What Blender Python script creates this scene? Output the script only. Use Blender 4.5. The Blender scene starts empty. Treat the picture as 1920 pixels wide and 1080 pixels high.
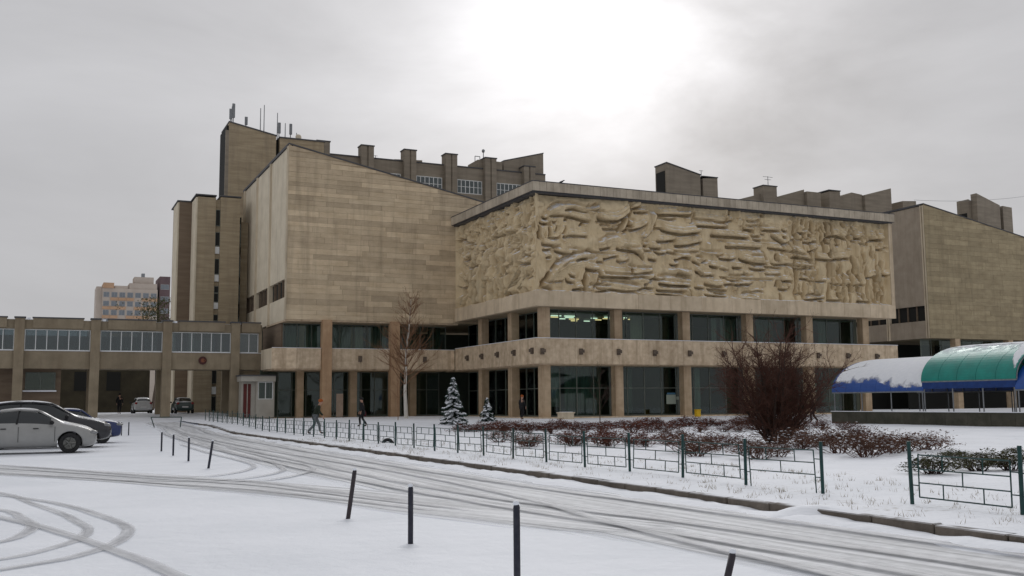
import bpy, bmesh, math, random
import numpy as np
from mathutils import Vector, Matrix

# ------------------------------------------------------------------ camera, sky, sun, exposure
SC = bpy.context.scene
COL = SC.collection
AZ, PITCH, ROLL = math.radians(24.922), math.radians(6.415), math.radians(0.48)
F0 = Vector((math.sin(AZ), math.cos(AZ), 0)); R0 = Vector((math.cos(AZ), -math.sin(AZ), 0)); Z = Vector((0, 0, 1))
FW = F0 * math.cos(PITCH) + Z * math.sin(PITCH)
U0 = Z * math.cos(PITCH) - F0 * math.sin(PITCH)
RT = R0 * math.cos(ROLL) - U0 * math.sin(ROLL)
UP = U0 * math.cos(ROLL) + R0 * math.sin(ROLL)
cd = bpy.data.cameras.new('camera'); cam = bpy.data.objects.new('camera', cd); COL.objects.link(cam)
cd.sensor_width = 36; cd.lens = 1905.1 / 1920 * 36; cd.clip_end = 3000; cd.clip_start = 0.05
m = Matrix((RT, UP, -FW)).transposed().to_4x4(); m.translation = (0, 0, 1.6); cam.matrix_world = m
SC.camera = cam
SUN = Vector((0.4803, 0.8008, 0.3579)).normalized()
w = bpy.data.worlds.new('World'); SC.world = w; w.use_nodes = True
nt = w.node_tree; nt.nodes.clear(); N = nt.nodes.new; Lk = nt.links.new
out = N('ShaderNodeOutputWorld'); bg = N('ShaderNodeBackground'); Lk(bg.outputs[0], out.inputs[0])
sky = N('ShaderNodeTexSky'); sky.sky_type = 'NISHITA'; sky.sun_disc = False
sky.sun_elevation = math.asin(SUN.z); sky.sun_rotation = math.atan2(SUN.x, SUN.y); sky.dust_density = 4
tc = N('ShaderNodeTexCoord')
def mathn(op, a, b=None, c=None, clamp=False, tree=None):
    t = tree or nt
    n = t.nodes.new('ShaderNodeMath'); n.operation = op; n.use_clamp = clamp
    for i, x in enumerate((a, b, c)):
        if x is None: continue
        if isinstance(x, (int, float)): n.inputs[i].default_value = x
        else: t.links.new(x, n.inputs[i])
    return n.outputs[0]
dt = N('ShaderNodeVectorMath'); dt.operation = 'DOT_PRODUCT'; dt.inputs[1].default_value = SUN
nrm = N('ShaderNodeVectorMath'); nrm.operation = 'NORMALIZE'; Lk(tc.outputs['Generated'], nrm.inputs[0]); Lk(nrm.outputs[0], dt.inputs[0])
mp = N('ShaderNodeMapping'); mp.inputs['Scale'].default_value = (1.0, 1.0, 2.6); Lk(nrm.outputs[0], mp.inputs[0])
cl = N('ShaderNodeTexNoise'); cl.inputs['Scale'].default_value = 2.3; cl.inputs['Detail'].default_value = 6; cl.inputs['Roughness'].default_value = .55; cl.inputs['Distortion'].default_value = .4
Lk(mp.outputs[0], cl.inputs['Vector'])
d1 = mathn('MAXIMUM', dt.outputs['Value'], 0.0)
cln = mathn('MULTIPLY_ADD', cl.outputs[0], 3.0, -0.5)                       # cloud thickness variation
gl = mathn('MULTIPLY', mathn('POWER', d1, 105.0), 0.36)                      # sun shining through the cloud
gl2 = mathn('MULTIPLY', mathn('POWER', d1, 18.0), 0.12)
glow = mathn('MULTIPLY', mathn('ADD', gl, gl2), cln)
base = mathn('MULTIPLY_ADD', cl.outputs[0], 0.2, 0.26)
lum = mathn('ADD', base, glow)
cc = N('ShaderNodeCombineColor')
Lk(mathn('MULTIPLY', lum, 0.985), cc.inputs[0]); Lk(mathn('MULTIPLY', lum, 0.985), cc.inputs[1]); Lk(mathn('MULTIPLY', lum, 1.02), cc.inputs[2])
sm = N('ShaderNodeMix'); sm.data_type = 'RGBA'; sm.blend_type = 'ADD'; sm.inputs[0].default_value = 0.001
Lk(cc.outputs[0], sm.inputs[6]); Lk(sky.outputs[0], sm.inputs[7]); Lk(sm.outputs[2], bg.inputs[0]); bg.inputs[1].default_value = 1.0
sl = bpy.data.lights.new('sun', 'SUN'); sl.energy = 1.25; sl.angle = math.radians(40); sl.color = (1, .985, .97)
so = bpy.data.objects.new('sun', sl); COL.objects.link(so); so.rotation_euler = SUN.to_track_quat('Z', 'Y').to_euler(); so.location = (60, 100, 80)
SC.view_settings.view_transform = 'Standard'; SC.view_settings.look = 'None'; SC.view_settings.gamma = 1; SC.view_settings.exposure = 0.5
SC.view_settings.use_curve_mapping = False

# ------------------------------------------------------------------ helpers
rnd = random.Random(7)
def ss(a, b, x):
    t = min(1, max(0, (x - a) / (b - a))); return t * t * (3 - 2 * t)
def gz(x, y):
    z = .25 * ss(55, 67, y) + .1 * ss(70, 84, y) + .52 * ss(84, 94, y) * (1 - ss(15, 19, x))
    return z
def lz(x, y): return gz(x, y) + .12

def mat(name, c1, c2=None, scale=3.0, rough=.85, bump=0.0, bscale=30.0, stretch=(1, 1, 1), rand=0.0, spec=.3, metal=0.0, detail=5, stain=None, stain_amt=.5, snow=None, coat=0.0, warm=None):
    """principled material with world-space noise colour, optional per-object tone, vertical stains, settled snow"""
    M = bpy.data.materials.new(name); M.use_nodes = True
    t = M.node_tree; b = t.nodes['Principled BSDF']; n = t.nodes.new; l = t.links.new
    b.inputs['Roughness'].default_value = rough; b.inputs['Specular IOR Level'].default_value = spec; b.inputs['Metallic'].default_value = metal
    b.inputs['Coat Weight'].default_value = coat
    ge = n('ShaderNodeNewGeometry')
    c2 = c2 or c1
    mpn = n('ShaderNodeMapping'); mpn.inputs['Scale'].default_value = stretch; l(ge.outputs['Position'], mpn.inputs[0])
    tx = n('ShaderNodeTexNoise'); tx.inputs['Scale'].default_value = scale; tx.inputs['Detail'].default_value = detail; tx.inputs['Roughness'].default_value = .6
    l(mpn.outputs[0], tx.inputs['Vector'])
    rp = n('ShaderNodeValToRGB'); rp.color_ramp.elements[0].position = .33; rp.color_ramp.elements[1].position = .67
    rp.color_ramp.elements[0].color = (*c1, 1); rp.color_ramp.elements[1].color = (*c2, 1); l(tx.outputs[0], rp.inputs[0])
    col = rp.outputs[0]
    if rand:
        oi = n('ShaderNodeObjectInfo'); hs = n('ShaderNodeHueSaturation')
        mr = n('ShaderNodeMapRange'); mr.inputs['To Min'].default_value = 1 - rand; mr.inputs['To Max'].default_value = 1 + rand
        l(oi.outputs['Random'], mr.inputs[0]); l(mr.outputs[0], hs.inputs['Value']); l(col, hs.inputs['Color']); col = hs.outputs[0]
    if stain:
        m2 = n('ShaderNodeMapping'); m2.inputs['Scale'].default_value = (1.3, 1.3, .12); l(ge.outputs['Position'], m2.inputs[0])
        t2 = n('ShaderNodeTexNoise'); t2.inputs['Scale'].default_value = 1.2; t2.inputs['Detail'].default_value = 6; t2.inputs['Roughness'].default_value = .65; l(m2.outputs[0], t2.inputs['Vector'])
        r2 = n('ShaderNodeMapRange'); r2.inputs['From Min'].default_value = .48; r2.inputs['From Max'].default_value = .72; r2.inputs['To Max'].default_value = stain_amt; l(t2.outputs[0], r2.inputs[0])
        mx = n('ShaderNodeMix'); mx.data_type = 'RGBA'; l(r2.outputs[0], mx.inputs[0]); l(col, mx.inputs[6]); mx.inputs[7].default_value = (*stain, 1); col = mx.outputs[2]
    if snow:
        lo, hi, amt = snow
        sp = n('ShaderNodeSeparateXYZ'); l(ge.outputs['Normal'], sp.inputs[0])
        r3 = n('ShaderNodeMapRange'); r3.interpolation_type = 'SMOOTHSTEP'; r3.inputs['From Min'].default_value = lo; r3.inputs['From Max'].default_value = hi; l(sp.outputs[2], r3.inputs[0])
        t3 = n('ShaderNodeTexNoise'); t3.inputs['Scale'].default_value = 2.2; t3.inputs['Detail'].default_value = 4; l(ge.outputs['Position'], t3.inputs['Vector'])
        r4 = n('ShaderNodeMapRange'); r4.inputs['From Min'].default_value = .62 - amt * .4; r4.inputs['From Max'].default_value = .8 - amt * .4; l(t3.outputs[0], r4.inputs[0])
        mm = n('ShaderNodeMath'); mm.operation = 'MULTIPLY'; l(r3.outputs[0], mm.inputs[0]); l(r4.outputs[0], mm.inputs[1])
        mx = n('ShaderNodeMix'); mx.data_type = 'RGBA'; l(mm.outputs[0], mx.inputs[0]); l(col, mx.inputs[6]); mx.inputs[7].default_value = (.82, .84, .88, 1); col = mx.outputs[2]
        mr5 = n('ShaderNodeMapRange'); mr5.inputs['To Min'].default_value = rough; mr5.inputs['To Max'].default_value = .9; l(mm.outputs[0], mr5.inputs[0]); l(mr5.outputs[0], b.inputs['Roughness'])
    l(col, b.inputs['Base Color'])
    if bump:
        tb = n('ShaderNodeTexNoise'); tb.inputs['Scale'].default_value = bscale; tb.inputs['Detail'].default_value = 4; l(mpn.outputs[0], tb.inputs['Vector'])
        bp = n('ShaderNodeBump'); bp.inputs['Strength'].default_value = bump; bp.inputs['Distance'].default_value = .05; l(tb.outputs[0], bp.inputs['Height']); l(bp.outputs[0], b.inputs['Normal'])
    return M

def glass(name, tint=(.55, .62, .6), refl=.12, rough=.03):
    M = bpy.data.materials.new(name); M.use_nodes = True
    t = M.node_tree; t.nodes.clear(); n = t.nodes.new; l = t.links.new
    o = n('ShaderNodeOutputMaterial'); mx = n('ShaderNodeMixShader'); tr = n('ShaderNodeBsdfTransparent'); g = n('ShaderNodeBsdfGlossy')
    tr.inputs[0].default_value = (*tint, 1); g.inputs['Roughness'].default_value = rough; g.inputs[0].default_value = (.9, .95, .95, 1)
    lw = n('ShaderNodeLayerWeight'); lw.inputs[0].default_value = refl
    # slight waviness so that reflections are not mirror perfect
    ge = n('ShaderNodeNewGeometry'); tx = n('ShaderNodeTexNoise'); tx.inputs['Scale'].default_value = .9; l(ge.outputs['Position'], tx.inputs['Vector'])
    bp = n('ShaderNodeBump'); bp.inputs['Strength'].default_value = .08; l(tx.outputs[0], bp.inputs['Height']); l(bp.outputs[0], g.inputs['Normal'])
    ad = n('ShaderNodeMath'); ad.inputs[1].default_value = .03; l(lw.outputs['Fresnel'], ad.inputs[0]); l(ad.outputs[0], mx.inputs[0]); l(tr.outputs[0], mx.inputs[1]); l(g.outputs[0], mx.inputs[2]); l(mx.outputs[0], o.inputs[0])
    return M

def emit(name, col, s):
    M = bpy.data.materials.new(name); M.use_nodes = True
    b = M.node_tree.nodes['Principled BSDF']; b.inputs['Base Color'].default_value = (*col, 1); b.inputs['Emission Color'].default_value = (*col, 1); b.inputs['Emission Strength'].default_value = s
    return M

ROOT = {}      # object -> world offset of the thing it belongs to
def thing(name, label, cat, loc=(0, 0, 0), group=None):
    o = bpy.data.objects.new(name, None); COL.objects.link(o); o.location = loc; o.empty_display_size = .3
    o['label'] = label; o['category'] = cat
    if group: o['group'] = group
    ROOT[o.name] = Vector(loc)
    return o
def structure_root(name, loc=(0, 0, 0)):
    o = bpy.data.objects.new(name, None); COL.objects.link(o); o.location = loc; o['kind'] = 'structure'; ROOT[o.name] = Vector(loc); return o
def tag(o, label=None, cat=None, group=None, kind=None):
    if label: o['label'] = label
    if cat: o['category'] = cat
    if group: o['group'] = group
    if kind: o['kind'] = kind
    return o

def mesh_obj(name, v, f, m, parent=None, smooth=False, mi=None):
    off = ROOT.get(parent.name, Vector()) if parent else Vector()
    me = bpy.data.meshes.new(name)
    a = np.asarray(v, dtype=np.float64).reshape(-1, 3) - np.array(off)
    me.from_pydata(a.tolist(), [], f)
    for x in (m if isinstance(m, (list, tuple)) else [m]): me.materials.append(x)
    if mi is not None: me.polygons.foreach_set('material_index', mi)
    if smooth: me.polygons.foreach_set('use_smooth', [True] * len(me.polygons))
    me.update()
    o = bpy.data.objects.new(name, me); COL.objects.link(o)
    if parent: o.parent = parent
    ROOT[o.name] = off
    return o

class MB:
    def __init__(s): s.v = []; s.f = []
    def box(s, x0, x1, y0, y1, z0, z1):
        b = len(s.v)
        s.v += [(x0, y0, z0), (x1, y0, z0), (x1, y1, z0), (x0, y1, z0), (x0, y0, z1), (x1, y0, z1), (x1, y1, z1), (x0, y1, z1)]
        s.f += [tuple(b + i for i in q) for q in ((0, 3, 2, 1), (4, 5, 6, 7), (0, 1, 5, 4), (1, 2, 6, 5), (2, 3, 7, 6), (3, 0, 4, 7))]; return s
    def prism(s, poly, axis, a0, a1):
        """poly of (p,q): axis 'y' -> (x,z), 'x' -> (y,z), 'z' -> (x,y)"""
        b = len(s.v); n = len(poly)
        for a in (a0, a1):
            for p, q in poly: s.v.append({'y': (p, a, q), 'x': (a, p, q), 'z': (p, q, a)}[axis])
        s.f.append(tuple(range(b, b + n))); s.f.append(tuple(range(b + 2 * n - 1, b + n - 1, -1)))
        for i in range(n):
            j = (i + 1) % n; s.f.append((b + i, b + n + i, b + n + j, b + j))
        return s
    def tube(s, p0, p1, r0, r1=None, n=6, cap=True):
        r1 = r0 if r1 is None else r1
        p0 = Vector(p0); p1 = Vector(p1); d = (p1 - p0)
        if d.length < 1e-6: return s
        d.normalize(); u = d.orthogonal().normalized(); w = d.cross(u); b = len(s.v)
        for p, r in ((p0, r0), (p1, r1)):
            for i in range(n):
                a = 2 * math.pi * i / n; s.v.append(tuple(p + (u * math.cos(a) + w * math.sin(a)) * r))
        for i in range(n):
            j = (i + 1) % n; s.f.append((b + i, b + j, b + n + j, b + n + i))
        if cap: s.f.append(tuple(range(b + n - 1, b - 1, -1))); s.f.append(tuple(range(b + n, b + 2 * n)))
        return s
    def quad(s, *p):
        b = len(s.v); s.v += [tuple(x) for x in p]; s.f.append(tuple(range(b, b + len(p)))); return s
    def ell(s, c, r, nu=10, nv=7):
        b = len(s.v)
        for j in range(1, nv):
            t = math.pi * j / nv
            for i in range(nu):
                a = 2 * math.pi * i / nu; s.v.append((c[0] + r[0] * math.sin(t) * math.cos(a), c[1] + r[1] * math.sin(t) * math.sin(a), c[2] + r[2] * math.cos(t)))
        for j in range(nv - 2):
            for i in range(nu):
                k = (i + 1) % nu; s.f.append((b + j * nu + i, b + (j + 1) * nu + i, b + (j + 1) * nu + k, b + j * nu + k))
        s.f.append(tuple(b + i for i in range(nu))); s.f.append(tuple(b + (nv - 2) * nu + i for i in range(nu - 1, -1, -1))); return s
    def build(s, name, m, parent=None, smooth=False): return mesh_obj(name, s.v, s.f, m, parent, smooth)
def box(name, m, parent, *a): return MB().box(*a).build(name, m, parent)

def copy_tree(o, parent=None):
    c = o.copy(); COL.objects.link(c); c.parent = parent
    for ch in o.children: copy_tree(ch, c)
    return c
def bevel(o, w=.02, seg=1):
    b = o.modifiers.new('bevel', 'BEVEL'); b.width = w; b.segments = seg; b.limit_method = 'ANGLE'; return o

# ------------------------------------------------------------------ materials
TUFF = dict(scale=.9, rough=.9, bump=.25, bscale=14, stretch=(1, 1, 2.2))
M_slab = mat('tuff_slab', (0.536, 0.422, 0.279), (0.661, 0.536, 0.37), rand=.13, stain=(.24, .19, .13), stain_amt=.45, **TUFF)
M_slab_l = mat('pale_tuff_slab', (0.565, 0.452, 0.305), (0.675, 0.552, 0.385), rand=.08, stain=(.34, .265, .175), stain_amt=.4, **TUFF)
M_slab_k = mat('dark_tuff_slab', (0.45, 0.357, 0.24), (0.57, 0.457, 0.315), rand=.11, stain=(.25, .195, .135), stain_amt=.5, **TUFF)
M_joint = mat('tuff_joint', (0.403, 0.319, 0.213), (0.493, 0.392, 0.269), **TUFF)
M_slab_d = mat('olive_tuff_slab', (.31, .25, .155), (.40, .33, .21), rand=.12, stain=(.2, .16, .1), stain_amt=.5, **TUFF)  # darker, more olive tuff than on the near lecture hall
M_joint_d = mat('olive_tuff_joint', (.24, .19, .12), (.3, .24, .155), **TUFF)
M_concrete = mat('pale_concrete', (0.605, 0.513, 0.378), (0.713, 0.616, 0.464), scale=.7, rough=.9, bump=.15, bscale=20, rand=.06, stain=(.28, .225, .15), stain_amt=.5)
M_fascia = mat('fascia_stone', (0.56, 0.454, 0.319), (0.672, 0.554, 0.403), scale=1.3, rough=.9, bump=.2, bscale=20, rand=.09, stain=(.30, .225, .14), stain_amt=.55)
M_parapet = mat('parapet_stone', (0.495, 0.38, 0.259), (0.704, 0.572, 0.413), scale=2.2, rough=.9, bump=.25, bscale=18, rand=.08, stain=(.26, .18, .11), stain_amt=.65)
M_relief = mat('carved_stone', (0.605, 0.484, 0.303), (0.726, 0.594, 0.391), scale=.8, rough=.92, bump=.3, bscale=9, stain=(.30, .22, .13), stain_amt=.6, snow=(.6, .8, .6))
M_cornice = mat('cornice_stone', (0.396, 0.341, 0.264), (0.506, 0.44, 0.347), scale=1.5, rough=.9, bump=.2, bscale=16, rand=.10, stain=(.22, .18, .14), stain_amt=.6)
M_column = mat('column_stone', (0.451, 0.341, 0.226), (0.583, 0.451, 0.308), scale=1.2, rough=.88, bump=.25, bscale=14, stretch=(1, 1, 1.6), stain=(.23, .145, .085), stain_amt=.6)
M_column_b = mat('column_rusty_stone', (.38, .24, .14), (.48, .325, .2), scale=1.2, rough=.88, bump=.25, bscale=14, stain=(.2, .12, .07), stain_amt=.6)
M_tower = mat('tower_stone', (0.296, 0.237, 0.158), (0.414, 0.34, 0.231), scale=.8, rough=.9, bump=.4, bscale=5, stretch=(.5, .5, 5), stain=(.2, .16, .12), stain_amt=.5)
M_far = mat('distant_stone', (0.221, 0.189, 0.149), (0.297, 0.257, 0.203), scale=.6, rough=.9, bump=.3, bscale=4, stretch=(.5, .5, 4), stain=(.18, .15, .12), stain_amt=.5)
M_light = mat('light_render', (0.605, 0.529, 0.4), (0.713, 0.632, 0.491), scale=.8, rough=.9, stain=(.35, .3, .22), stain_amt=.4)
M_brown = mat('brown_render', (0.162, 0.119, 0.085), (0.212, 0.162, 0.115), scale=.6, rough=.9, bump=.3, bscale=6, stretch=(.5, .5, 5))
M_gal = mat('gallery_concrete', (0.225, 0.184, 0.126), (0.306, 0.252, 0.176), scale=.9, rough=.9, bump=.25, bscale=10, rand=.08, stain=(.18, .135, .09), stain_amt=.6)
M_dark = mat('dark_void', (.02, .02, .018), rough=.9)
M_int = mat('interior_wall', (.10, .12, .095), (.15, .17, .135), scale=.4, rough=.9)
M_ceil = mat('interior_ceiling', (.35, .37, .33), rough=.9)
M_curtain = mat('curtain', (.26, .3, .28), (.36, .4, .38), scale=1.0, rough=.95, stretch=(6, 6, .3))
M_glass = glass('window_glass', (.68, .76, .72), .16)
M_glass_sky = glass('gallery_glass', (.5, .56, .58), .38)
M_frame = mat('window_frame', (.13, .15, .13), (.17, .19, .165), scale=3, rough=.6)
M_whiteframe = mat('white_frame', (.62, .63, .62), (.72, .73, .72), scale=2, rough=.6)
M_coping = mat('dark_coping', (.07, .07, .075), (.1, .1, .105), scale=3, rough=.7)
M_snowcap = mat('settled_snow', (.80, .83, .88), (.86, .885, .93), scale=4, rough=.9, bump=.2, bscale=9)
M_metal = mat('grey_metal', (.17, .18, .19), (.25, .26, .27), scale=4, rough=.5)
M_lampbox = mat('floodlight_box', (.07, .055, .042), (.16, .12, .09), scale=9, rough=.7)
M_green = mat('green_paint', (.005, .034, .034), (.01, .056, .05), scale=6, stain=(.06, .03, .015), stain_amt=.5, rough=.5, spec=.4)
M_bollard = mat('dark_blue_paint', (.010, .013, .028), (.035, .038, .055), scale=14, stain=(.07, .04, .025), stain_amt=.6, rough=.55, spec=.4)
M_kerb = mat('kerb_concrete', (.10, .085, .07), (.17, .145, .12), scale=3, rough=.95, bump=.4, bscale=25, rand=.15, snow=(.6, .9, .75))
STROKES_FRONT=[
('d',0.5,0.9,[(1.11,15.9),(1.64,16.37),(2.28,16.67),(3.24,16.77)]),
('u',0.45,0.5,[(2.49,16.4),(3.34,16.52),(4.42,16.41),(4.96,16.45)]),
('d',0.5,0.5,[(2.6,16.68),(3.45,16.79),(4.53,16.55),(5.18,16.55),(5.85,16.93)]),
('u',0.6,1.0,[(5.5,15.93),(6.27,15.79),(7.15,15.8),(7.83,16.14),(8.52,16.73)]),
('u',0.4,0.5,[(8.52,16.73),(8.87,16.96),(9.67,17.17)]),
('u',0.4,0.5,[(1.22,15.86),(2.59,15.96),(3.65,15.8),(4.51,15.62),(5.05,15.59)]),
('r',0.3,0.4,[(4.84,15.57),(4.51,15.43),(4.18,15.02)]),
('l',0.25,0.35,[(1.42,15.45),(1.2,14.68),(1.24,14.16)]),
('u',0.3,0.35,[(1.24,14.15),(1.92,14.11),(2.35,14.28)]),
('l',0.25,0.3,[(2.73,15.07),(2.59,14.72),(2.35,14.28)]),
('k',0.22,0.09,[(1.65,15.61),(1.62,15.18),(1.64,14.76)]),
('o',0.2,0.09,[(2.05,15.21)]),
('u',0.3,0.5,[(2.35,14.24),(3.31,14.39),(4.81,14.4)]),
('r',0.35,0.5,[(0.63,14.93),(0.52,14.26),(0.72,13.76)]),
('u',0.3,0.5,[(0.72,13.71),(1.39,13.56),(2.44,13.57)]),
('u',0.35,0.4,[(1.8,13.16),(2.54,13.01),(3.49,12.94)]),
('d',0.5,0.8,[(1.36,11.21),(2,12),(2.85,12.46),(3.71,12.89),(4.79,13.09),(5.55,12.89)]),
('r',0.45,0.6,[(0.67,10.16),(1.04,10.73),(1.57,11.51)]),
('u',0.5,0.45,[(3.49,12.47),(4.13,12.75),(4.84,12.79)]),
('d',0.3,0.35,[(2.2,11.68),(2.95,12.19),(3.81,12.39),(5.1,12.61),(5.76,12.76)]),
('u',0.4,0.4,[(5.67,13.41),(6.22,13.59),(6.83,13.72)]),
('u',0.5,0.6,[(7.22,13.66),(8.11,13.57),(9.01,13.52),(9.46,13.25),(9.9,12.78)]),
('d',0.35,0.5,[(5.56,13.81),(6.68,14.41),(7.57,14.53)]),
('u',0.35,0.4,[(5.98,12.66),(6.64,12.88),(7.48,13.07)]),
('u',0.3,0.3,[(7.25,12.69),(7.75,12.57),(8.43,12.8)]),
('u',0.5,0.5,[(4.39,11.92),(5.09,11.84),(5.74,11.88)]),
('l',0.35,0.4,[(4.44,11.83),(4.22,11.35),(4.04,10.77)]),
('r',0.45,0.5,[(4.59,11.46),(4.52,10.6),(4.62,9.89)]),
('l',0.45,0.5,[(5.61,11.75),(5.31,10.92),(4.95,10.19)]),
('u',0.3,0.45,[(5.96,11.74),(7.28,11.66),(8.96,11.68),(10.68,11.92)]),
('u',0.45,0.35,[(5.62,11.36),(7.27,11.37),(8.84,11.4)]),
('u',0.35,0.3,[(2.72,11.04),(3.03,10.82),(3.56,10.78)]),
('u',0.3,0.25,[(2.99,11.37),(3.68,11.17)]),
('u',0.4,0.35,[(3.34,10.16),(3.88,10.37),(4.3,10.25)]),
('d',0.4,0.5,[(5.38,10.35),(6.27,10.87),(7.26,10.81),(8.6,10.67),(9.5,10.61)]),
('u',0.35,0.25,[(5.05,9.94),(5.71,10.15),(6.7,10.35)]),
('u',0.3,0.2,[(5.92,9.84),(7.02,9.93),(7.68,9.77)]),
('u',0.45,0.3,[(8.8,10),(9.48,9.83),(10.96,9.79)]),
('u',0.3,0.25,[(5.28,10.42),(6.59,10.38),(7.91,10.24),(9.04,10.33)]),
('d',0.4,0.3,[(0.77,10.12),(1.24,9.92),(1.76,9.87)]),
('u',0.25,0.2,[(1.76,9.83),(3.02,9.86)]),
('l',0.45,0.5,[(8.7,16.84),(8.23,16.12),(7.82,14.62)]),
('r',0.45,0.3,[(8.23,16.27),(7.81,15.41),(7.6,14.71)]),
('l',0.5,0.5,[(10.93,16.71),(10.49,15.29),(9.6,14.39)]),
('u',0.35,0.3,[(8.86,16.6),(9.66,16.65),(10.35,16.71)]),
('u',0.35,0.3,[(8.16,15.57),(8.83,15.56)]),
('u',0.35,0.3,[(6.09,15.14),(6.92,15.16),(7.84,15.41)]),
('u',0.3,0.3,[(6.7,15.33),(7.93,15.66)]),
('u',0.45,0.4,[(8.48,15.14),(9.4,15.39),(10.21,15.84)]),
('u',0.35,0.4,[(7.33,13.74),(8,13.83),(8.68,13.8)]),
('u',0.35,0.4,[(10.27,13.83),(11.16,13.83)]),
('u',0.35,0.4,[(10.19,12.94),(11.13,12.88)]),
('u',0.2,0.3,[(9.09,12.29),(10.69,12.32)]),
('u',0.45,0.35,[(9.56,10.73),(10.08,11.2),(10.79,11.73)]),
('u',0.3,0.3,[(8.81,10.39),(9.84,10.63),(10.64,10.54)]),
('u',0.5,0.5,[(10.9,16.59),(12.48,16.7),(14.08,16.77),(14.46,17.04)]),
('d',0.4,0.3,[(12.83,16.9),(14.2,16.96)]),
('l',0.4,0.4,[(14.61,17.01),(14.24,16.4),(13.99,15.84)]),
('u',0.6,0.55,[(11.37,15.43),(12.21,15.24),(13.34,15.17),(15.19,15.43)]),
('u',0.4,0.4,[(14.51,15.91),(16.14,15.93),(18.04,16.01)]),
('u',0.35,0.4,[(10.84,14.39),(11.62,14.42),(12.87,14.64)]),
('u',0.4,0.35,[(10.27,13.93),(10.83,13.87),(11.49,13.85)]),
('u',0.4,0.5,[(12.63,14.11),(13.88,14.27),(15.51,14.67)]),
('u',0.2,0.3,[(12.39,13.71),(13.75,13.68),(15.25,13.82)]),
('u',0.5,0.5,[(16.24,15.26),(17.66,15.25),(19.22,15.25),(20.19,15.25)]),
('u',0.5,0.5,[(17.68,14.36),(18.94,14.46),(21.45,14.47)]),
('l',0.35,0.35,[(19.4,16.71),(19.13,15.99)]),
('u',0.35,0.3,[(19.49,15.95),(20.71,15.94)]),
('u',0.3,0.25,[(19.62,16.27),(20.73,16.28)]),
('u',0.3,0.25,[(19.76,16.66),(20.99,16.68)]),
('u',0.4,0.3,[(21.33,16.02),(22.95,16.09)]),
('u',0.3,0.3,[(20.32,15.42),(21.43,15.47)]),
('u',0.35,0.3,[(20.43,15.12),(21.54,15.08)]),
('u',0.35,0.4,[(16.99,13.34),(18.18,13.29),(18.84,13.49)]),
('u',0.55,0.6,[(18.96,13.4),(20.1,13.21),(21.33,13.15),(21.97,13.23)]),
('l',0.4,0.5,[(21.34,14.12),(21.39,13.28)]),
('u',0.4,0.4,[(12.59,12.9),(13.16,13.22),(13.85,13.3),(14.39,13.09)]),
('r',0.35,0.35,[(15.94,13.04),(15.44,12.68)]),
('u',0.4,0.35,[(15.91,12.68),(16.96,12.55)]),
('u',0.35,0.3,[(18.15,12.62),(19.35,12.65)]),
('u',0.25,0.3,[(12.24,12.61),(13.14,12.5)]),
('u',0.25,0.3,[(14.41,12.99),(15.21,12.65)]),
('u',0.45,0.4,[(12.78,11.95),(13.46,11.84),(14.28,11.74)]),
('u',0.4,0.4,[(14.52,12.15),(14.96,12.05),(15.35,11.75)]),
('d',0.4,0.4,[(10.87,11.39),(12.32,11.54),(14.36,11.32)]),
('u',0.5,0.3,[(10.97,11.02),(12.3,10.94),(14.23,10.97)]),
('u',0.4,0.35,[(10.14,11.07),(10.76,11.57)]),
('u',0.4,0.35,[(15.51,11.21),(16.43,11.02),(17.38,11.1)]),
('u',0.3,0.2,[(14.45,10.8),(15.61,10.79)]),
('u',0.35,0.25,[(15.72,10.75),(17.95,10.74)]),
('u',0.35,0.2,[(10.73,10.45),(13.76,10.48)]),
('u',0.3,0.2,[(10.5,10.08),(12.05,10.08),(13.96,9.86)]),
('l',0.35,0.3,[(13.85,10.54),(14.1,9.88)]),
('u',0.5,0.3,[(15.11,9.81),(16.38,9.73),(17.92,9.76)]),
('u',0.3,0.2,[(15.36,10.25),(16.4,10.14),(17.81,10.18)]),
('u',0.3,0.2,[(16.41,10.49),(17.82,10.45)]),
('u',0.35,0.3,[(18.57,11.24),(20.39,11.38)]),
('l',0.3,0.3,[(20.39,11.38),(20.01,11.13),(19.64,10.86)]),
('u',0.5,0.35,[(18.76,9.94),(19.96,9.88),(21.05,9.85)]),
('d',0.3,0.3,[(19.13,10.24),(19.98,10.43),(20.83,10.27)]),
('l',0.3,0.3,[(21.56,11.54),(21.6,10.99)]),
('u',0.18,0.3,[(17.77,12),(20.54,12.12)]),
('u',0.18,0.3,[(16.93,11.77),(20.53,11.77),(22.75,11.82)]),
('u',0.35,0.4,[(16.4,16.4),(17.58,16.41),(18.55,16.65)]),
('u',0.25,0.3,[(14.53,16.51),(15.7,16.48),(17.11,16.5)]),
('u',0.4,0.35,[(21.83,16),(22.83,16.07),(23.61,16.05)]),
('u',0.35,0.5,[(22.43,15.6),(23.29,15.2),(23.78,14.96),(24.49,15.22)]),
('u',0.35,0.4,[(22.01,14.5),(23.38,14.43),(25.53,14.25),(26.18,14.18)]),
('r',0.35,0.5,[(23.11,13.97),(22.94,13.66),(23.07,13.26)]),
('u',0.45,0.3,[(24.24,13.92),(25.77,13.89),(27,13.75)]),
('u',0.35,0.35,[(23.01,13.2),(24.21,13.24),(25.48,13.17),(27.1,13.2)]),
('l',0.4,0.5,[(27.14,14.04),(27.1,13.21)]),
('u',0.45,0.35,[(27.07,13.91),(28.51,13.83),(30.8,14.13)]),
('u',0.55,0.4,[(25.34,15.97),(25.63,16.09),(26.21,16.08)]),
('r',0.35,0.3,[(25.3,15.93),(25.26,15.26)]),
('u',0.45,0.35,[(25.65,15.23),(27.14,15.29)]),
('u',0.4,0.35,[(26.12,14.37),(26.85,14.59),(27.45,14.93)]),
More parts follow.
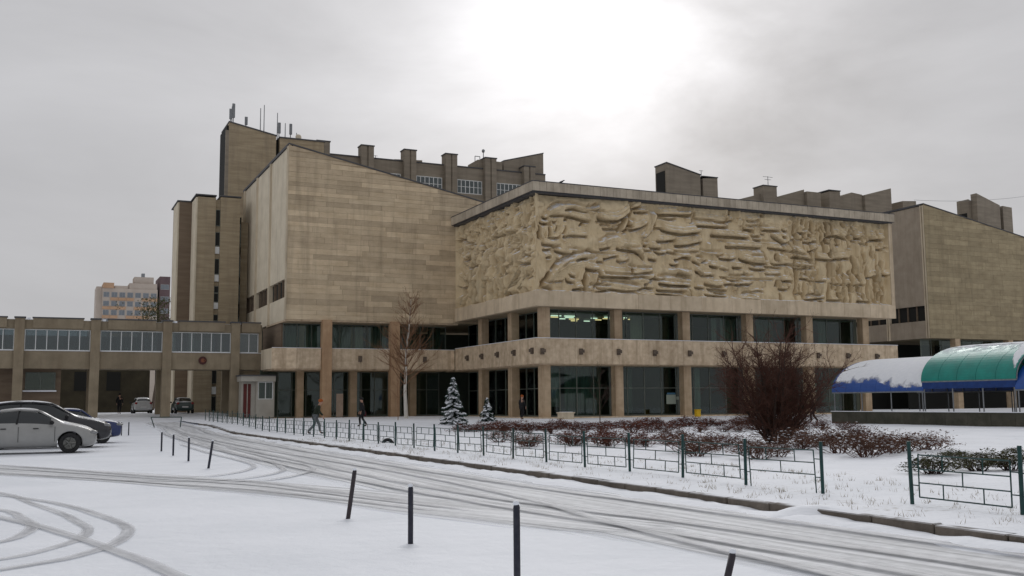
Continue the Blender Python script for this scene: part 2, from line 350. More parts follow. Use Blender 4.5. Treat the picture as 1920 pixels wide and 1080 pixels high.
('u',0.6,0.5,[(28.38,15.79),(28.63,15.97),(29.44,16.07),(30.1,15.96),(30.77,15.83)]),
('r',0.4,0.35,[(28.38,15.77),(28.18,14.92),(28.26,14.15)]),
('l',0.35,0.35,[(30.56,15.8),(30.59,14.59)]),
('u',0.6,0.4,[(31.39,15.98),(32.62,16.03)]),
('u',0.6,0.45,[(33.1,15.93),(34.99,16.05)]),
('l',0.5,0.4,[(33.12,15.85),(32.77,14.66),(32.5,13.43)]),
('g',0.35,0.1,[(33.61,15.29),(33.52,14.17)]),
('g',0.3,0.07,[(34.26,15.6),(34.21,14.42)]),
('g',0.25,0.07,[(31.23,15.63),(31.21,14.68)]),
('r',0.4,0.4,[(31.38,14.27),(31.57,13.44),(31.67,12.39)]),
('u',0.45,0.4,[(34.5,12.82),(34.99,12.75),(35.63,12.85)]),
('r',0.35,0.3,[(34.72,14.02),(34.6,12.89)]),
('u',0.4,0.4,[(32.87,12.32),(33.45,12.63),(34.35,12.72)]),
('g',0.35,0.09,[(23.9,12.75),(23.87,12.09)]),
('u',0.35,0.3,[(24.35,12.26),(24.7,12.89),(27.02,13.03)]),
('u',0.4,0.4,[(23.1,11.68),(23.88,11.8),(24.71,11.79)]),
('r',0.4,0.3,[(23.12,11.7),(23.07,11.1)]),
('u',0.3,0.2,[(23.09,11.03),(24.29,11.07)]),
('g',0.45,0.12,[(23.2,10.6),(23.18,9.85)]),
('g',0.5,0.13,[(24.92,11.78),(24.9,9.86)]),
('g',0.35,0.1,[(25.79,11.82),(25.72,9.89)]),
('g',0.4,0.14,[(26.55,12.62),(26.48,10.83)]),
('g',0.5,0.18,[(26.48,10.12),(26.49,9.83)]),
('g',0.5,0.26,[(27.58,10.06),(27.6,9.87)]),
('g',0.25,0.07,[(27.18,13.01),(27.04,10.04)]),
('g',0.5,0.14,[(28.68,13.7),(28.6,11.94)]),
('g',0.5,0.16,[(28.6,11.84),(28.51,9.78)]),
('g',0.4,0.13,[(29.53,13.13),(29.43,10.84)]),
('g',0.25,0.07,[(30.23,13.05),(30.19,11.91)]),
('g',0.5,0.13,[(30.41,12.02),(30.3,9.79)]),
('g',0.5,0.11,[(30.98,11),(30.94,9.83)]),
('g',0.4,0.13,[(31.68,13.44),(31.63,12.07)]),
('g',0.45,0.13,[(31.91,12.3),(31.86,10.93)]),
('g',0.4,0.12,[(33,12.56),(32.86,9.92)]),
('g',0.6,0.2,[(33.93,12.6),(33.78,9.9)]),
('g',0.5,0.14,[(34.75,12.32),(34.62,9.93)]),
('g',0.2,0.07,[(32.4,11.69),(32.32,10.11)]),
('u',0.3,0.25,[(26.18,11.86),(28.4,11.91)]),
('u',0.3,0.25,[(28.66,11.74),(31.47,11.76),(32.77,11.79)]),
('u',0.3,0.2,[(25.71,10.18),(28.19,10.46)]),
('u',0.3,0.2,[(28.44,10.27),(30.04,10.33)]),
('u',0.3,0.2,[(31.65,10.28),(33.3,10.29)]),
('o',0.3,0.12,[(35.17,15.06)]),
('o',0.2,0.1,[(25.77,12.69)])]
STROKES_SIDE=[
('u',0.4,0.3,[(16.07,16.48),(13.75,15.79),(12.63,15.41)]),
('u',0.4,0.3,[(8.9,15.27),(7.38,15.3),(5.92,15.27)]),
('u',0.4,0.4,[(5.68,15.28),(4.5,15.19),(3.35,15.11)]),
('r',0.675,0.3,[(14.7,10.91),(15.17,10.13)]),
('g',0.4,0.16,[(14.82,10.92),(15.29,10.14)]),
('r',0.54,0.3,[(12.58,14.54),(12.71,13.27)]),
('g',0.32000000000000006,0.16,[(12.69,14.56),(12.82,13.29)]),
('r',0.54,0.3,[(12.51,13.25),(12.67,11.34)]),
('g',0.32000000000000006,0.16,[(12.62,13.26),(12.78,11.36)]),
('r',0.675,0.3,[(12.45,11.22),(12.46,9.92)]),
('g',0.4,0.16,[(12.56,11.23),(12.57,9.93)]),
('r',0.675,0.3,[(11.55,13.34),(11.51,9.96)]),
('g',0.4,0.16,[(11.66,13.35),(11.62,9.97)]),
('r',0.54,0.3,[(10.7,13.44),(10.61,11.44)]),
('g',0.32000000000000006,0.16,[(10.8,13.45),(10.72,11.45)]),
('r',0.54,0.3,[(9.9,13.55),(9.88,11.67)]),
('g',0.32000000000000006,0.16,[(10.01,13.56),(9.98,11.68)]),
('r',0.675,0.3,[(8.98,14.56),(9.03,13.22)]),
('g',0.4,0.16,[(9.09,14.58),(9.13,13.24)]),
('r',0.675,0.3,[(8.95,11.77),(9.02,9.84)]),
('g',0.4,0.16,[(9.05,11.79),(9.13,9.84)]),
('r',0.54,0.3,[(8.04,13.1),(8.21,9.86)]),
('g',0.32000000000000006,0.16,[(8.14,13.11),(8.31,9.87)]),
('r',0.54,0.3,[(6.92,13.56),(7.17,9.94)]),
('g',0.32000000000000006,0.16,[(7.01,13.57),(7.27,9.95)]),
('r',0.3375,0.3,[(7.61,13.24),(7.69,11.63)]),
('g',0.2,0.16,[(7.71,13.26),(7.79,11.64)]),
('r',0.6075,0.3,[(3.64,12.14),(6.25,9.97)]),
('g',0.36000000000000004,0.16,[(3.73,12.15),(6.35,9.98)]),
('r',0.675,0.3,[(4,11.31),(5.29,10.47)]),
('g',0.4,0.16,[(4.09,11.32),(5.38,10.48)]),
('r',0.54,0.3,[(4.77,13.07),(6.46,11.59)]),
('g',0.32000000000000006,0.16,[(4.87,13.08),(6.56,11.6)]),
('r',0.6075,0.3,[(2.09,11.56),(3.68,10.3)]),
('g',0.36000000000000004,0.16,[(2.18,11.57),(3.77,10.31)]),
('r',0.675,0.3,[(1,11.81),(1.75,11.05)]),
('g',0.4,0.16,[(1.09,11.82),(1.84,11.06)]),
('r',0.54,0.3,[(11.13,15.19),(10.47,14.36)]),
('g',0.32000000000000006,0.16,[(11.24,15.2),(10.58,14.37)]),
('r',0.4725,0.3,[(12.08,15.01),(12.15,13.63)]),
('g',0.27999999999999997,0.16,[(12.19,15.02),(12.26,13.64)]),
('r',0.405,0.3,[(13.49,13.37),(13.56,11.87)]),
('g',0.24,0.16,[(13.6,13.38),(13.67,11.88)]),
('r',0.54,0.3,[(5.21,15.01),(5.46,14.15)]),
('g',0.32000000000000006,0.16,[(5.3,15.02),(5.55,14.17)]),
('r',0.54,0.3,[(4.06,13.85),(4.56,12.25)]),
('g',0.32000000000000006,0.16,[(4.15,13.86),(4.65,12.26)]),
('r',0.54,0.3,[(3.13,14.78),(3.38,13.85)]),
('g',0.32000000000000006,0.16,[(3.22,14.8),(3.47,13.86)]),
('u',0.5,0.5,[(3.4,12.64),(2.29,12.4),(1.1,12.38)]),
('u',0.4,0.4,[(2.71,13.27),(1.84,12.96),(0.76,13)]),
('u',0.5,0.4,[(16.24,12.16),(15.22,11.81),(14.49,11.86)]),
('u',0.4,0.4,[(15.49,14.51),(14.05,14.2),(12.92,14.37)]),
('u',0.4,0.4,[(14.34,13.7),(12.93,13.41),(11.96,13.71)]),
('d',0.4,0.5,[(3.64,12.23),(2.74,12.31),(1.43,11.86)]),
('d',0.3,0.4,[(6.13,9.96),(5.06,10.01),(3.91,9.99)]),
('u',0.4,0.3,[(6.69,12.52),(5.96,12.63),(5.24,12.93)]),
('o',0.35,0.25,[(2.03,14.04)]),
('o',0.35,0.25,[(0.74,13.75)]),
('o',0.35,0.25,[(2.06,12.8)]),
('o',0.3,0.25,[(5.69,14.78)]),
('o',0.3,0.2,[(0.55,12.78)])]
# ------------------------------------------------------------------ ground, lawn, road, tyre tracks, kerb
def snow_mat(name, flecks=0.0):
    M = bpy.data.materials.new(name); M.use_nodes = True
    t = M.node_tree; b = t.nodes['Principled BSDF']; n = t.nodes.new; l = t.links.new
    b.inputs['Roughness'].default_value = .75; b.inputs['Specular IOR Level'].default_value = .25
    ge = n('ShaderNodeNewGeometry')
    tx = n('ShaderNodeTexNoise'); tx.inputs['Scale'].default_value = .35; tx.inputs['Detail'].default_value = 7; tx.inputs['Roughness'].default_value = .6; l(ge.outputs['Position'], tx.inputs['Vector'])
    rp = n('ShaderNodeValToRGB'); rp.color_ramp.elements[0].position = .35; rp.color_ramp.elements[1].position = .6
    rp.color_ramp.elements[0].color = (.77, .80, .85, 1); rp.color_ramp.elements[1].color = (.85, .875, .925, 1); l(tx.outputs[0], rp.inputs[0])
    col = rp.outputs[0]
    if flecks:
        t2 = n('ShaderNodeTexNoise'); t2.inputs['Scale'].default_value = 7; t2.inputs['Detail'].default_value = 6; t2.inputs['Roughness'].default_value = .7; l(ge.outputs['Position'], t2.inputs['Vector'])
        t3 = n('ShaderNodeTexNoise'); t3.inputs['Scale'].default_value = .5; t3.inputs['Detail'].default_value = 3; l(ge.outputs['Position'], t3.inputs['Vector'])
        ad = n('ShaderNodeMath'); ad.operation = 'MULTIPLY_ADD'; ad.inputs[1].default_value = .5; l(t3.outputs[0], ad.inputs[0]); l(t2.outputs[0], ad.inputs[2])
        r2 = n('ShaderNodeMapRange'); r2.inputs['From Min'].default_value = .86; r2.inputs['From Max'].default_value = 1.02; r2.inputs['To Max'].default_value = flecks; l(ad.outputs[0], r2.inputs[0])
        mx = n('ShaderNodeMix'); mx.data_type = 'RGBA'; l(r2.outputs[0], mx.inputs[0]); l(col, mx.inputs[6]); mx.inputs[7].default_value = (.24, .21, .15, 1); col = mx.outputs[2]
    l(col, b.inputs['Base Color'])
    tb = n('ShaderNodeTexNoise'); tb.inputs['Scale'].default_value = 3.2; tb.inputs['Detail'].default_value = 9; tb.inputs['Roughness'].default_value = .62; l(ge.outputs['Position'], tb.inputs['Vector'])
    bp = n('ShaderNodeBump'); bp.inputs['Strength'].default_value = .45 if not flecks else .6; bp.inputs['Distance'].default_value = .08; l(tb.outputs[0], bp.inputs['Height']); l(bp.outputs[0], b.inputs['Normal'])
    return M
M_snow = snow_mat('snow'); M_lawn = snow_mat('snowy_lawn', .75)

def steps(a, b, near0, near1, fine, coarse):
    r = []; x = a
    while x < b - 1e-6:
        r.append(x)
        if near0 - 1e-6 <= x < near1: s = fine
        else:
            dd = (near0 - x) if x < near0 else (x - near1)
            s = min(coarse, max(fine, dd * .25))
            if x < near0: s = min(s, near0 - x) if near0 - x > 1e-6 else fine
        x += s
    r.append(b); return r
def height_noise(X, Y, amp, sc, seed):
    g = np.random.default_rng(seed); H = 0
    for k in range(9):
        a = g.uniform(0, 6.28); f = sc * g.uniform(.5, 2.6); H = H + np.sin((X * math.cos(a) + Y * math.sin(a)) * f + g.uniform(0, 6.28)) * amp / (1 + f)
    return H
def sheet(name, xs, ys, zf, m, amp, seed):
    X, Y = np.meshgrid(np.array(xs), np.array(ys)); Zb = np.vectorize(zf)(X, Y)
    Zb = Zb + height_noise(X, Y, amp, 1.2, seed) * (np.abs(X) < 200)
    nx, ny = len(xs), len(ys)
    v = np.stack([X, Y, Zb], -1).reshape(-1, 3)
    f = [(j * nx + i, j * nx + i + 1, (j + 1) * nx + i + 1, (j + 1) * nx + i) for j in range(ny - 1) for i in range(nx - 1)]
    return mesh_obj(name, v, f, m, None, True)
g = sheet('ground', steps(-900, 1100, -14, 10, .5, 60), steps(-60, 1500, 2, 70, .5, 60), gz, M_snow, .0, 3)
g['kind'] = 'structure'
KX = 9.66
lw_ = sheet('lawn', steps(KX + .13, 175, KX + .13, 30, .4, 6), steps(-6, 83, 0, 50, .4, 3), lambda x, y: lz(x, y) + .0, M_lawn, .012, 5)
lw_['kind'] = 'structure'

def track_mat(name, c_dark, c_light, cover, streak_along=.22, streak_across=4.0):
    M = bpy.data.materials.new(name); M.use_nodes = True
    t = M.node_tree; b = t.nodes['Principled BSDF']; n = t.nodes.new; l = t.links.new
    b.inputs['Roughness'].default_value = .7; b.inputs['Specular IOR Level'].default_value = .3
    uv = n('ShaderNodeUVMap'); mp = n('ShaderNodeMapping'); mp.inputs['Scale'].default_value = (streak_across, streak_along, 1); l(uv.outputs[0], mp.inputs[0])
    t1 = n('ShaderNodeTexNoise'); t1.inputs['Scale'].default_value = 1; t1.inputs['Detail'].default_value = 6; t1.inputs['Roughness'].default_value = .62; t1.inputs['Distortion'].default_value = .25; l(mp.outputs[0], t1.inputs['Vector'])
    ge = n('ShaderNodeNewGeometry'); t2 = n('ShaderNodeTexNoise'); t2.inputs['Scale'].default_value = 6; t2.inputs['Detail'].default_value = 5; l(ge.outputs['Position'], t2.inputs['Vector'])
    mixv = n('ShaderNodeMath'); mixv.operation = 'MULTIPLY_ADD'; mixv.inputs[1].default_value = .3; l(t2.outputs[0], mixv.inputs[0]); l(t1.outputs[0], mixv.inputs[2])
    rp = n('ShaderNodeValToRGB'); rp.color_ramp.elements[0].position = .52; rp.color_ramp.elements[1].position = .80
    rp.color_ramp.elements[0].color = (*c_dark, 1); rp.color_ramp.elements[1].color = (*c_light, 1); l(mixv.outputs[0], rp.inputs[0]); l(rp.outputs[0], b.inputs['Base Color'])
    at = n('ShaderNodeAttribute'); at.attribute_name = 'edge'
    r2 = n('ShaderNodeMath'); r2.operation = 'ADD'; l(at.outputs['Fac'], r2.inputs[0])
    sc = n('ShaderNodeMath'); sc.operation = 'MULTIPLY_ADD'; sc.inputs[1].default_value = 1.6; sc.inputs[2].default_value = -1.0; l(t1.outputs[0], sc.inputs[0]); l(sc.outputs[0], r2.inputs[1])
    r3 = n('ShaderNodeMapRange'); r3.inputs['From Min'].default_value = .05; r3.inputs['From Max'].default_value = .45; r3.inputs['To Max'].default_value = cover; l(r2.outputs[0], r3.inputs[0])
    l(r3.outputs[0], b.inputs['Alpha'])
    bp = n('ShaderNodeBump'); bp.inputs['Strength'].default_value = .6; bp.inputs['Distance'].default_value = .04; l(mixv.outputs[0], bp.inputs['Height']); l(bp.outputs[0], b.inputs['Normal'])
    return M
M_road = track_mat('driven_snow_road', (.46, .47, .485), (.84, .855, .88), .92, .16, 5.0)
M_track = track_mat('tyre_track_slush', (.42, .425, .44), (.76, .77, .79), .66, .8, 11.0)
M_trackf = track_mat('faint_tyre_track', (.48, .485, .5), (.66, .67, .69), .7, .6, 7.0)

def catmull(P, n=10):
    P = [Vector((*p, 0)) for p in P]; Q = [P[0] * 2 - P[1]] + P + [P[-1] * 2 - P[-2]]; R = []
    for i in range(1, len(Q) - 2):
        for k in range(n):
            t = k / n; a, b, c, d = Q[i - 1], Q[i], Q[i + 1], Q[i + 2]
            R.append(.5 * ((2 * b) + (c - a) * t + (2 * a - 5 * b + 4 * c - d) * t * t + (3 * b - a - 3 * c + d) * t ** 3))
    R.append(P[-1]); return R
NTR = [0]
def ribbon(name, pts, wl, wr, m, cols=5, n=10, fade=True):
    """strip along pts, wl to the left and wr to the right of it (constants or per-point functions)"""
    C_ = catmull(pts, n); NTR[0] += 1; dz = .004 + .0022 * NTR[0]
    v = []; uv = []; ed = []; L = 0; tot = sum((C_[i + 1] - C_[i]).length for i in range(len(C_) - 1))
    for i, p in enumerate(C_):
        d = (C_[min(i + 1, len(C_) - 1)] - C_[max(i - 1, 0)]).normalized(); nn = Vector((-d.y, d.x, 0))
        if i: L += (p - C_[i - 1]).length
        a = wl(i / len(C_)) if callable(wl) else wl; b_ = wr(i / len(C_)) if callable(wr) else wr
        for k in range(cols):
            s = k / (cols - 1); o = -a + (a + b_) * s; q = p - nn * o
            x = min(q.x, KX - .02) if q.y < 82 else q.x
            v.append((x, q.y, gz(x, q.y) + dz)); uv.append((o + 3.7 * NTR[0], L))
            e = 1 - abs(2 * s - 1) ** 2
            if fade: e *= min(1, L / 1.5, (tot - L) / 1.5)
            ed.append(max(0, e))
    f = [(i * cols + k, i * cols + k + 1, (i + 1) * cols + k + 1, (i + 1) * cols + k) for i in range(len(C_) - 1) for k in range(cols - 1)]
    o = mesh_obj(name, v, f, m, None, True); me = o.data
    ul = me.uv_layers.new(name='UVMap'); idx = [0] * len(me.loops); me.loops.foreach_get('vertex_index', idx)
    ul.data.foreach_set('uv', [c for i in idx for c in uv[i]])
    at = me.attributes.new('edge', 'FLOAT', 'POINT'); at.data.foreach_set('value', ed)
    o['kind'] = 'structure'; return o
road_pts = [(9.0, -6), (8.3, 2), (7.75, 7.7), (7.5, 12), (7.3, 18), (7.4, 26), (7.5, 36), (7.8, 50), (8.2, 64), (8.6, 80)]
ribbon('road', road_pts, lambda s: 1.9 + .55 * ss(.35, .6, s) - .6 * ss(.7, 1, s), 2.2, M_road, 9, 12, False)
ribbon('side_road', [(7.2, 10.5), (6.0, 14.2), (4.6, 18.6), (2.7, 22.8), (.7, 26.4), (-2.2, 31.2), (-7, 38), (-14, 47)], lambda s: 1.15 + .4 * s, lambda s: 1.15 + .5 * s, M_road, 7, 10)
W = .11
for pts, wd, mm in [
    ([(-4, 25.5), (-2, 23.6), (-.57, 21.38), (-.02, 18.78), (.35, 17.0), (.59, 15.33), (.64, 14.25), (.46, 13.39), (.06, 12.58), (-.3, 12.17), (-1.4, 11.4)], W, M_track),
    ([(-2.5, 23.5), (-.8, 21.2), (-.03, 19.63), (.52, 17.98), (.9, 16.2), (1.11, 14.83), (1.09, 13.89), (.87, 12.91), (.42, 11.99), (.01, 11.61), (-.28, 11.4), (-1.6, 10.6)], W * 1.1, M_track),
    ([(-2, 21), (-.47, 17.89), (-.15, 16.47), (0.0, 15.44), (-.07, 14.52), (-.34, 13.67), (-1.2, 12.9)], W, M_track),
    ([(-1, 18.2), (-.01, 15.45), (.42, 13.96), (.72, 12.74), (1.05, 11.25), (1.27, 10.06), (1.7, 8)], W * 1.1, M_trackf),
    ([(-6, 39), (-3, 34.6), (-.87, 31.34), (.78, 28.0), (2.5, 24.2), (4.13, 21.47), (5.01, 18.12), (5.68, 15.52)], .16, M_track),
    ([(-6, 35.5), (-3, 31), (-.75, 27.6), (.91, 24.9), (2.48, 21.9), (3.76, 19.49), (4.65, 16.83), (5.5, 14)], .16, M_track),
    ([(-6, 37.2), (-3, 33), (-.8, 29.6), (1.0, 26.4), (2.6, 23.2), (4.0, 20.5), (4.9, 17.5), (6, 13.8)], .14, M_track),
    ([(5.3, 44), (5.18, 35.19), (5.27, 30.65), (5.2, 27.45), (4.72, 25.53), (3.92, 24.11), (3.17, 23.79), (1.5, 25)], W, M_track),
    ([(6.1, 42), (5.96, 34.65), (5.92, 29.28), (5.55, 25.48), (5.01, 23.84), (4.13, 22.66), (3.2, 22.36), (1.2, 23.8)], W, M_track),
    ([(6.5, 40), (6.33, 31.31), (6.4, 27.01), (6.2, 25.0), (5.37, 23.02), (4.19, 21.76), (2.6, 22.3)], W, M_track),
    ([(7.6, 76), (7.2, 60), (6.74, 41.69), (6.71, 28.76), (6.69, 21.65), (6.84, 17.05), (7.23, 13.72), (7.74, 11.17), (8.07, 7.91), (8.6, 3)], .17, M_track),
    ([(8.9, 74), (8.5, 56), (8.23, 35.3), (8.28, 24.97), (8.4, 18.14), (8.7, 14.21), (8.93, 10.51), (9.2, 5)], .17, M_track),
    ([(7.4, 60), (7.2, 40), (7.4, 30), (7.6, 22), (7.4, 16), (6.9, 12), (6.6, 8), (6.6, 3)], .14, M_track),
    ([(6.3, 60), (5.9, 44), (5.8, 33), (6.0, 22), (6.4, 15), (7.0, 10), (7.4, 5)], .14, M_track),
]: ribbon('tyre_track', pts, wd, wd, mm, 5, 10)

kerb = structure_root('kerb', (KX, 0, 0))
ks = None
for i in range(74):
    y = -4 + i * 1.0
    o = MB().box(KX - .02 + rnd.uniform(-.012, .012), KX + .14, y + .008, y + .992, gz(KX, y) - .12, lz(KX, y) + .012 + rnd.uniform(-.012, .008)).build('kerb_stone', M_kerb, kerb)
    bevel(o, .015)
# ploughed snow heaped against the kerb, with a drift that buries it at one place
def windrow(name, y0, y1, seed, hmax, w):
    g_ = np.random.default_rng(seed); v = []; f = []; n = int((y1 - y0) / .22); cols = 6
    hs = np.interp(np.arange(n + 1), np.arange(0, n + 1, 3), g_.uniform(.15, 1, len(np.arange(0, n + 1, 3))))
    for i in range(n + 1):
        y = y0 + (y1 - y0) * i / n; t = min(1, i / 6, (n - i) / 6)
        for k in range(cols):
            s = k / (cols - 1); ww = w * (.5 + .6 * hs[i])
            prof = [0, .35, .8, 1, .9, .85][k]
            v.append((KX - .03 - ww * (1 - s), y + g_.uniform(-.04, .04), gz(KX, y) - .01 + hmax * hs[i] * prof * t + (g_.uniform(-.012, .012) if 0 < k else 0)))
    for i in range(n):
        for k in range(cols - 1): f.append((i * cols + k, i * cols + k + 1, (i + 1) * cols + k + 1, (i + 1) * cols + k))
    o = mesh_obj(name, v, f, M_snow, None, True); o['kind'] = 'structure'; return o
windrow('snow_bank', -3, 70, 4, .085, .75)
dm = MB()
dv = []; df = []; nn_ = 16
for i in range(nn_ + 1):
    for k in range(nn_ + 1):
        x = KX - .75 + 1.5 * k / nn_; y = 10.7 + 1.0 * i / nn_
        r2 = ((k / nn_ - .5) * 2) ** 2 + ((i / nn_ - .5) * 2) ** 2
        hh = max(0, 1 - r2) ** 1.2
        dv.append((x, y, (lz(x, y) if x > KX + .05 else gz(x, y)) * 0 + .17 * hh * (.9 + .1 * math.sin(9 * x + 7 * y)) - .012 + (.115 if x > KX + .05 else 0) * (1 - hh * .9)))
df = [(i * (nn_ + 1) + k, i * (nn_ + 1) + k + 1, (i + 1) * (nn_ + 1) + k + 1, (i + 1) * (nn_ + 1) + k) for i in range(nn_) for k in range(nn_)]
o = mesh_obj('snow_drift', dv, df, M_snow, None, True); o['kind'] = 'structure'
# ------------------------------------------------------------------ building helpers
def glaze(parent, axis, a0, a1, z0, z1, pl, n, transom=None, gm=None, fm=None, fw=.07, name='window', rows=1, snow=False):
    gm = gm or M_glass; fm = fm or M_frame; d = .08
    f = MB()
    def bx(mb, p0, p1, q0, q1, dd0, dd1):
        if axis == 'y': mb.box(p0, p1, pl + dd0, pl + dd1, q0, q1)
        else: mb.box(pl + dd0, pl + dd1, p0, p1, q0, q1)
    bx(f, a0, a1, z0, z0 + fw, 0, d); bx(f, a0, a1, z1 - fw, z1, 0, d)
    w = (a1 - a0) / n
    for i in range(n + 1):
        c = a0 + w * i; h = fw * (.5 if 0 < i < n else 1)
        lo = c - h if 0 < i < n else (c if i == 0 else c - fw); hi = lo + (fw if 0 < i < n else fw)
        bx(f, lo, hi, z0 + fw, z1 - fw, .002, d - .002)
    zs = [z0 + fw, z1 - fw]
    if transom: zs = [z0 + fw, transom, z1 - fw]
    if rows > 1: zs = [z0 + fw + (z1 - z0 - 2 * fw) * k / rows for k in range(rows + 1)]
    for zt in zs[1:-1]: bx(f, a0 + fw, a1 - fw, zt - .03, zt + .03, .006, d - .006)
    fo = f.build(name, fm, parent)
    for i in range(n):
        for k in range(len(zs) - 1):
            g_ = MB(); e = .012
            bx(g_, a0 + w * i + .02, a0 + w * (i + 1) - .02, zs[k] - .01, zs[k + 1] + .01, d * .45, d * .45 + .012)
            g_.build('pane', gm, fo)
    return fo

def courses(parent, axis, a0, a1, z0, zt, pl, ch, lmin, lmax, m, thick=.05, seed=1, name='stone_slab', sign=-1):
    """stone slabs in courses on a wall; zt(a) gives the top line. The slab faces stand proud of the joints."""
    r = random.Random(seed); z = z0; j = .012; k = 0
    while True:
        zz = z + ch * r.choice((.8, 1, 1, 1.15)); a = a0; cw = r.choice(((6, 1, 2), (6, 1, 2), (2, 1, 6), (3, 6, 1)))
        if z > z0 + .72 * (max(zt(a0), zt(a1)) - z0): cw = (3, 0, 6)
        if z > max(zt(a0), zt(a1)): break
        while a < a1 - .01:
            b = min(a1, a + r.uniform(lmin, lmax))
            if a1 - b < lmin * .4: b = a1
            ta, tb = min(zz - j, zt(a + j)), min(zz - j, zt(b - j))
            if max(ta, tb) > z + .04:
                th = thick + r.uniform(-.012, .012)
                if ta < z: # slanted corner
                    aa = a + (b - a) * (z - ta) / max(1e-6, tb - ta); poly = [(aa, z), (b - j, z), (b - j, tb)]
                elif tb < z:
                    bb = a + (b - a) * (ta - z) / max(1e-6, ta - tb); poly = [(a, z), (bb, z), (a, ta)]
                else: poly = [(a, z), (b - j, z), (b - j, tb), (a, ta)]
                MB().prism(poly, axis, pl, pl + sign * th).build(name, (m if not isinstance(m, list) else m[r.choices(range(3), cw)[0]]), parent)
            a = b
        z = zz; k += 1

# ------------------------------------------------------------------ hall with the carved relief
XA, YA, XR, YB = 33.27, 67.4, 69.0, 83.65
BZ = .30
A = thing('relief_hall', 'stone hall with a huge carved relief wrapping its upper storey above two glazed floors', 'building', (XA, YA, BZ))
MB().box(XA + 1.25, XR - .02, YA + 1.25, 95, 8.74, 17.5).box(XA + .421, XA + 1.249, YA + .421, 95, 8.74, 9.87).box(XA + 1.25, XR - .02, YA + .421, YA + 1.249, 8.74, 9.87).box(XR - .4, XR - .02, YA + .41, YA + 1.249, 9.871, 17.5).build('upper_wall', M_joint, A)
box('roof', M_snowcap, A, XA + .5, XR - .1, YA + .5, 94.9, 17.504, 17.75)
def panel_row(parent, axis, a0, a1, n, z0, z1, p0, p1, m, name, jit=.004, gap=.012):
    w_ = (a1 - a0) / n
    for i in range(n):
        e = rnd.uniform(-jit, jit); q0, q1 = a0 + w_ * i + gap / 2, a0 + w_ * (i + 1) - gap / 2
        if axis == 'y': o = MB().box(q0, q1, p0 + e, p1, z0, z1).build(name, m, parent)
        else: o = MB().box(p0 + e, p1, q0, q1, z0, z1).build(name, m, parent)
        bevel(o, .012)
panel_row(A, 'y', XA - .02, XR, 12, 8.72, 9.88, YA - .02, YA + .42, M_fascia, 'fascia_panel')
panel_row(A, 'x', YA + .425, YB + .2, 6, 8.72, 9.88, XA - .02, XA + .42, M_fascia, 'fascia_panel')
box('edge_pier', M_fascia, A, XR - .4, XR, YA + .0, YA + .4, 9.885, 17.28)
# carved relief as true geometry
def relief_height(S, Zg, strokes, seed, crowd):
    H = np.zeros_like(S); g_ = np.random.default_rng(seed)
    def sst(a, b, x):
        t = np.clip((x - a) / (b - a), 0, 1); return t * t * (3 - 2 * t)
    allst = list(strokes) + crowd
    Gr = np.zeros_like(S)
    for t, h, L, P in allst:
        P = np.array(P, float)
        if t == 'o':
            d = np.hypot(S - P[0, 0], Zg - P[0, 1]); H = np.maximum(H, h * np.exp(-((d - L * 2.2) / L) ** 2)); continue
        if t in 'ud':
            P = P[np.argsort(P[:, 0])]; a, b, A_, B_ = P[:, 0], P[:, 1], S, Zg
        else:
            P = P[np.argsort(P[:, 1])]; a, b, A_, B_ = P[:, 1], P[:, 0], Zg, S
        a = a + np.arange(len(a)) * 1e-4
        line = np.interp(A_, a, b); ln = a[-1] - a[0] + 1e-3; fd = min(.35, .25 * ln)
        ends = sst(a[0] - .02, a[0] + fd, A_) * (1 - sst(a[-1] - fd, a[-1] + .02, A_))
        d = B_ - line
        if t in 'dl': d = -d
        if t in 'udlr':
            cw = .085 + .09 * h; Gr = np.maximum(Gr, 1.9 * h * np.exp(-((d + cw * 1.1) / cw) ** 2) * ends * (.6 if t == 'd' else 1))
            for o2, w2 in ((.26, .04), (.48, .05)): Gr = np.maximum(Gr, .22 * h * np.exp(-((d - o2 * (.6 + .8 * L)) / w2) ** 2) * ends)
            val = h * np.exp(-(np.clip(d, 0, None) / (L * 1.0)) ** 2.0) * sst(-.035, .012, d) * ends
            H = np.maximum(H, val)
        elif t == 'k': H = np.maximum(H, h * np.exp(-(d / L) ** 2) * ends)
        elif t == 'g': Gr = np.maximum(Gr, h * np.exp(-(d / (L * 1.1)) ** 4) * ends)
    n = 0
    for k in range(14):
        an = g_.uniform(-.5, .5); fr = g_.uniform(1.2, 7); n = n + np.sin((S * math.sin(an) * .5 + Zg * math.cos(an)) * fr + g_.uniform(0, 6)) * .02
    for k in range(10):
        an = g_.uniform(0, 3.1); fr = g_.uniform(6, 16); n = n + np.sin((S * math.cos(an) + Zg * math.sin(an)) * fr + g_.uniform(0, 6)) * .008
    return H, Gr, n
def crowd(seed, n, s0, s1, z0, z1, vert):
    r = random.Random(seed); o = []
    for i in range(n):
        s = r.uniform(s0, s1); z = r.uniform(z0, z1); k = r.random()
        if k < .35: o.append(('u', r.uniform(.2, .42), r.uniform(.15, .35), [(s, z), (s + r.uniform(.15, .3), z - r.uniform(-.08, .12)), (s + r.uniform(.35, .9), z + r.uniform(-.15, .15))]))
        elif k < .55: o.append((r.choice('lr'), r.uniform(.2, .4), r.uniform(.15, .3), [(s, z), (s + r.uniform(-.2, .2), z + r.uniform(.3, .9))]))
        elif k < .85: o.append(('k', r.uniform(.2, .42), r.uniform(.09, .2), [(s, z), (s + r.uniform(-.3, .3), z + r.uniform(.3, 1.0))]))
        else: o.append(('o', r.uniform(.2, .35), r.uniform(.07, .12), [(s, z)]))
    return o
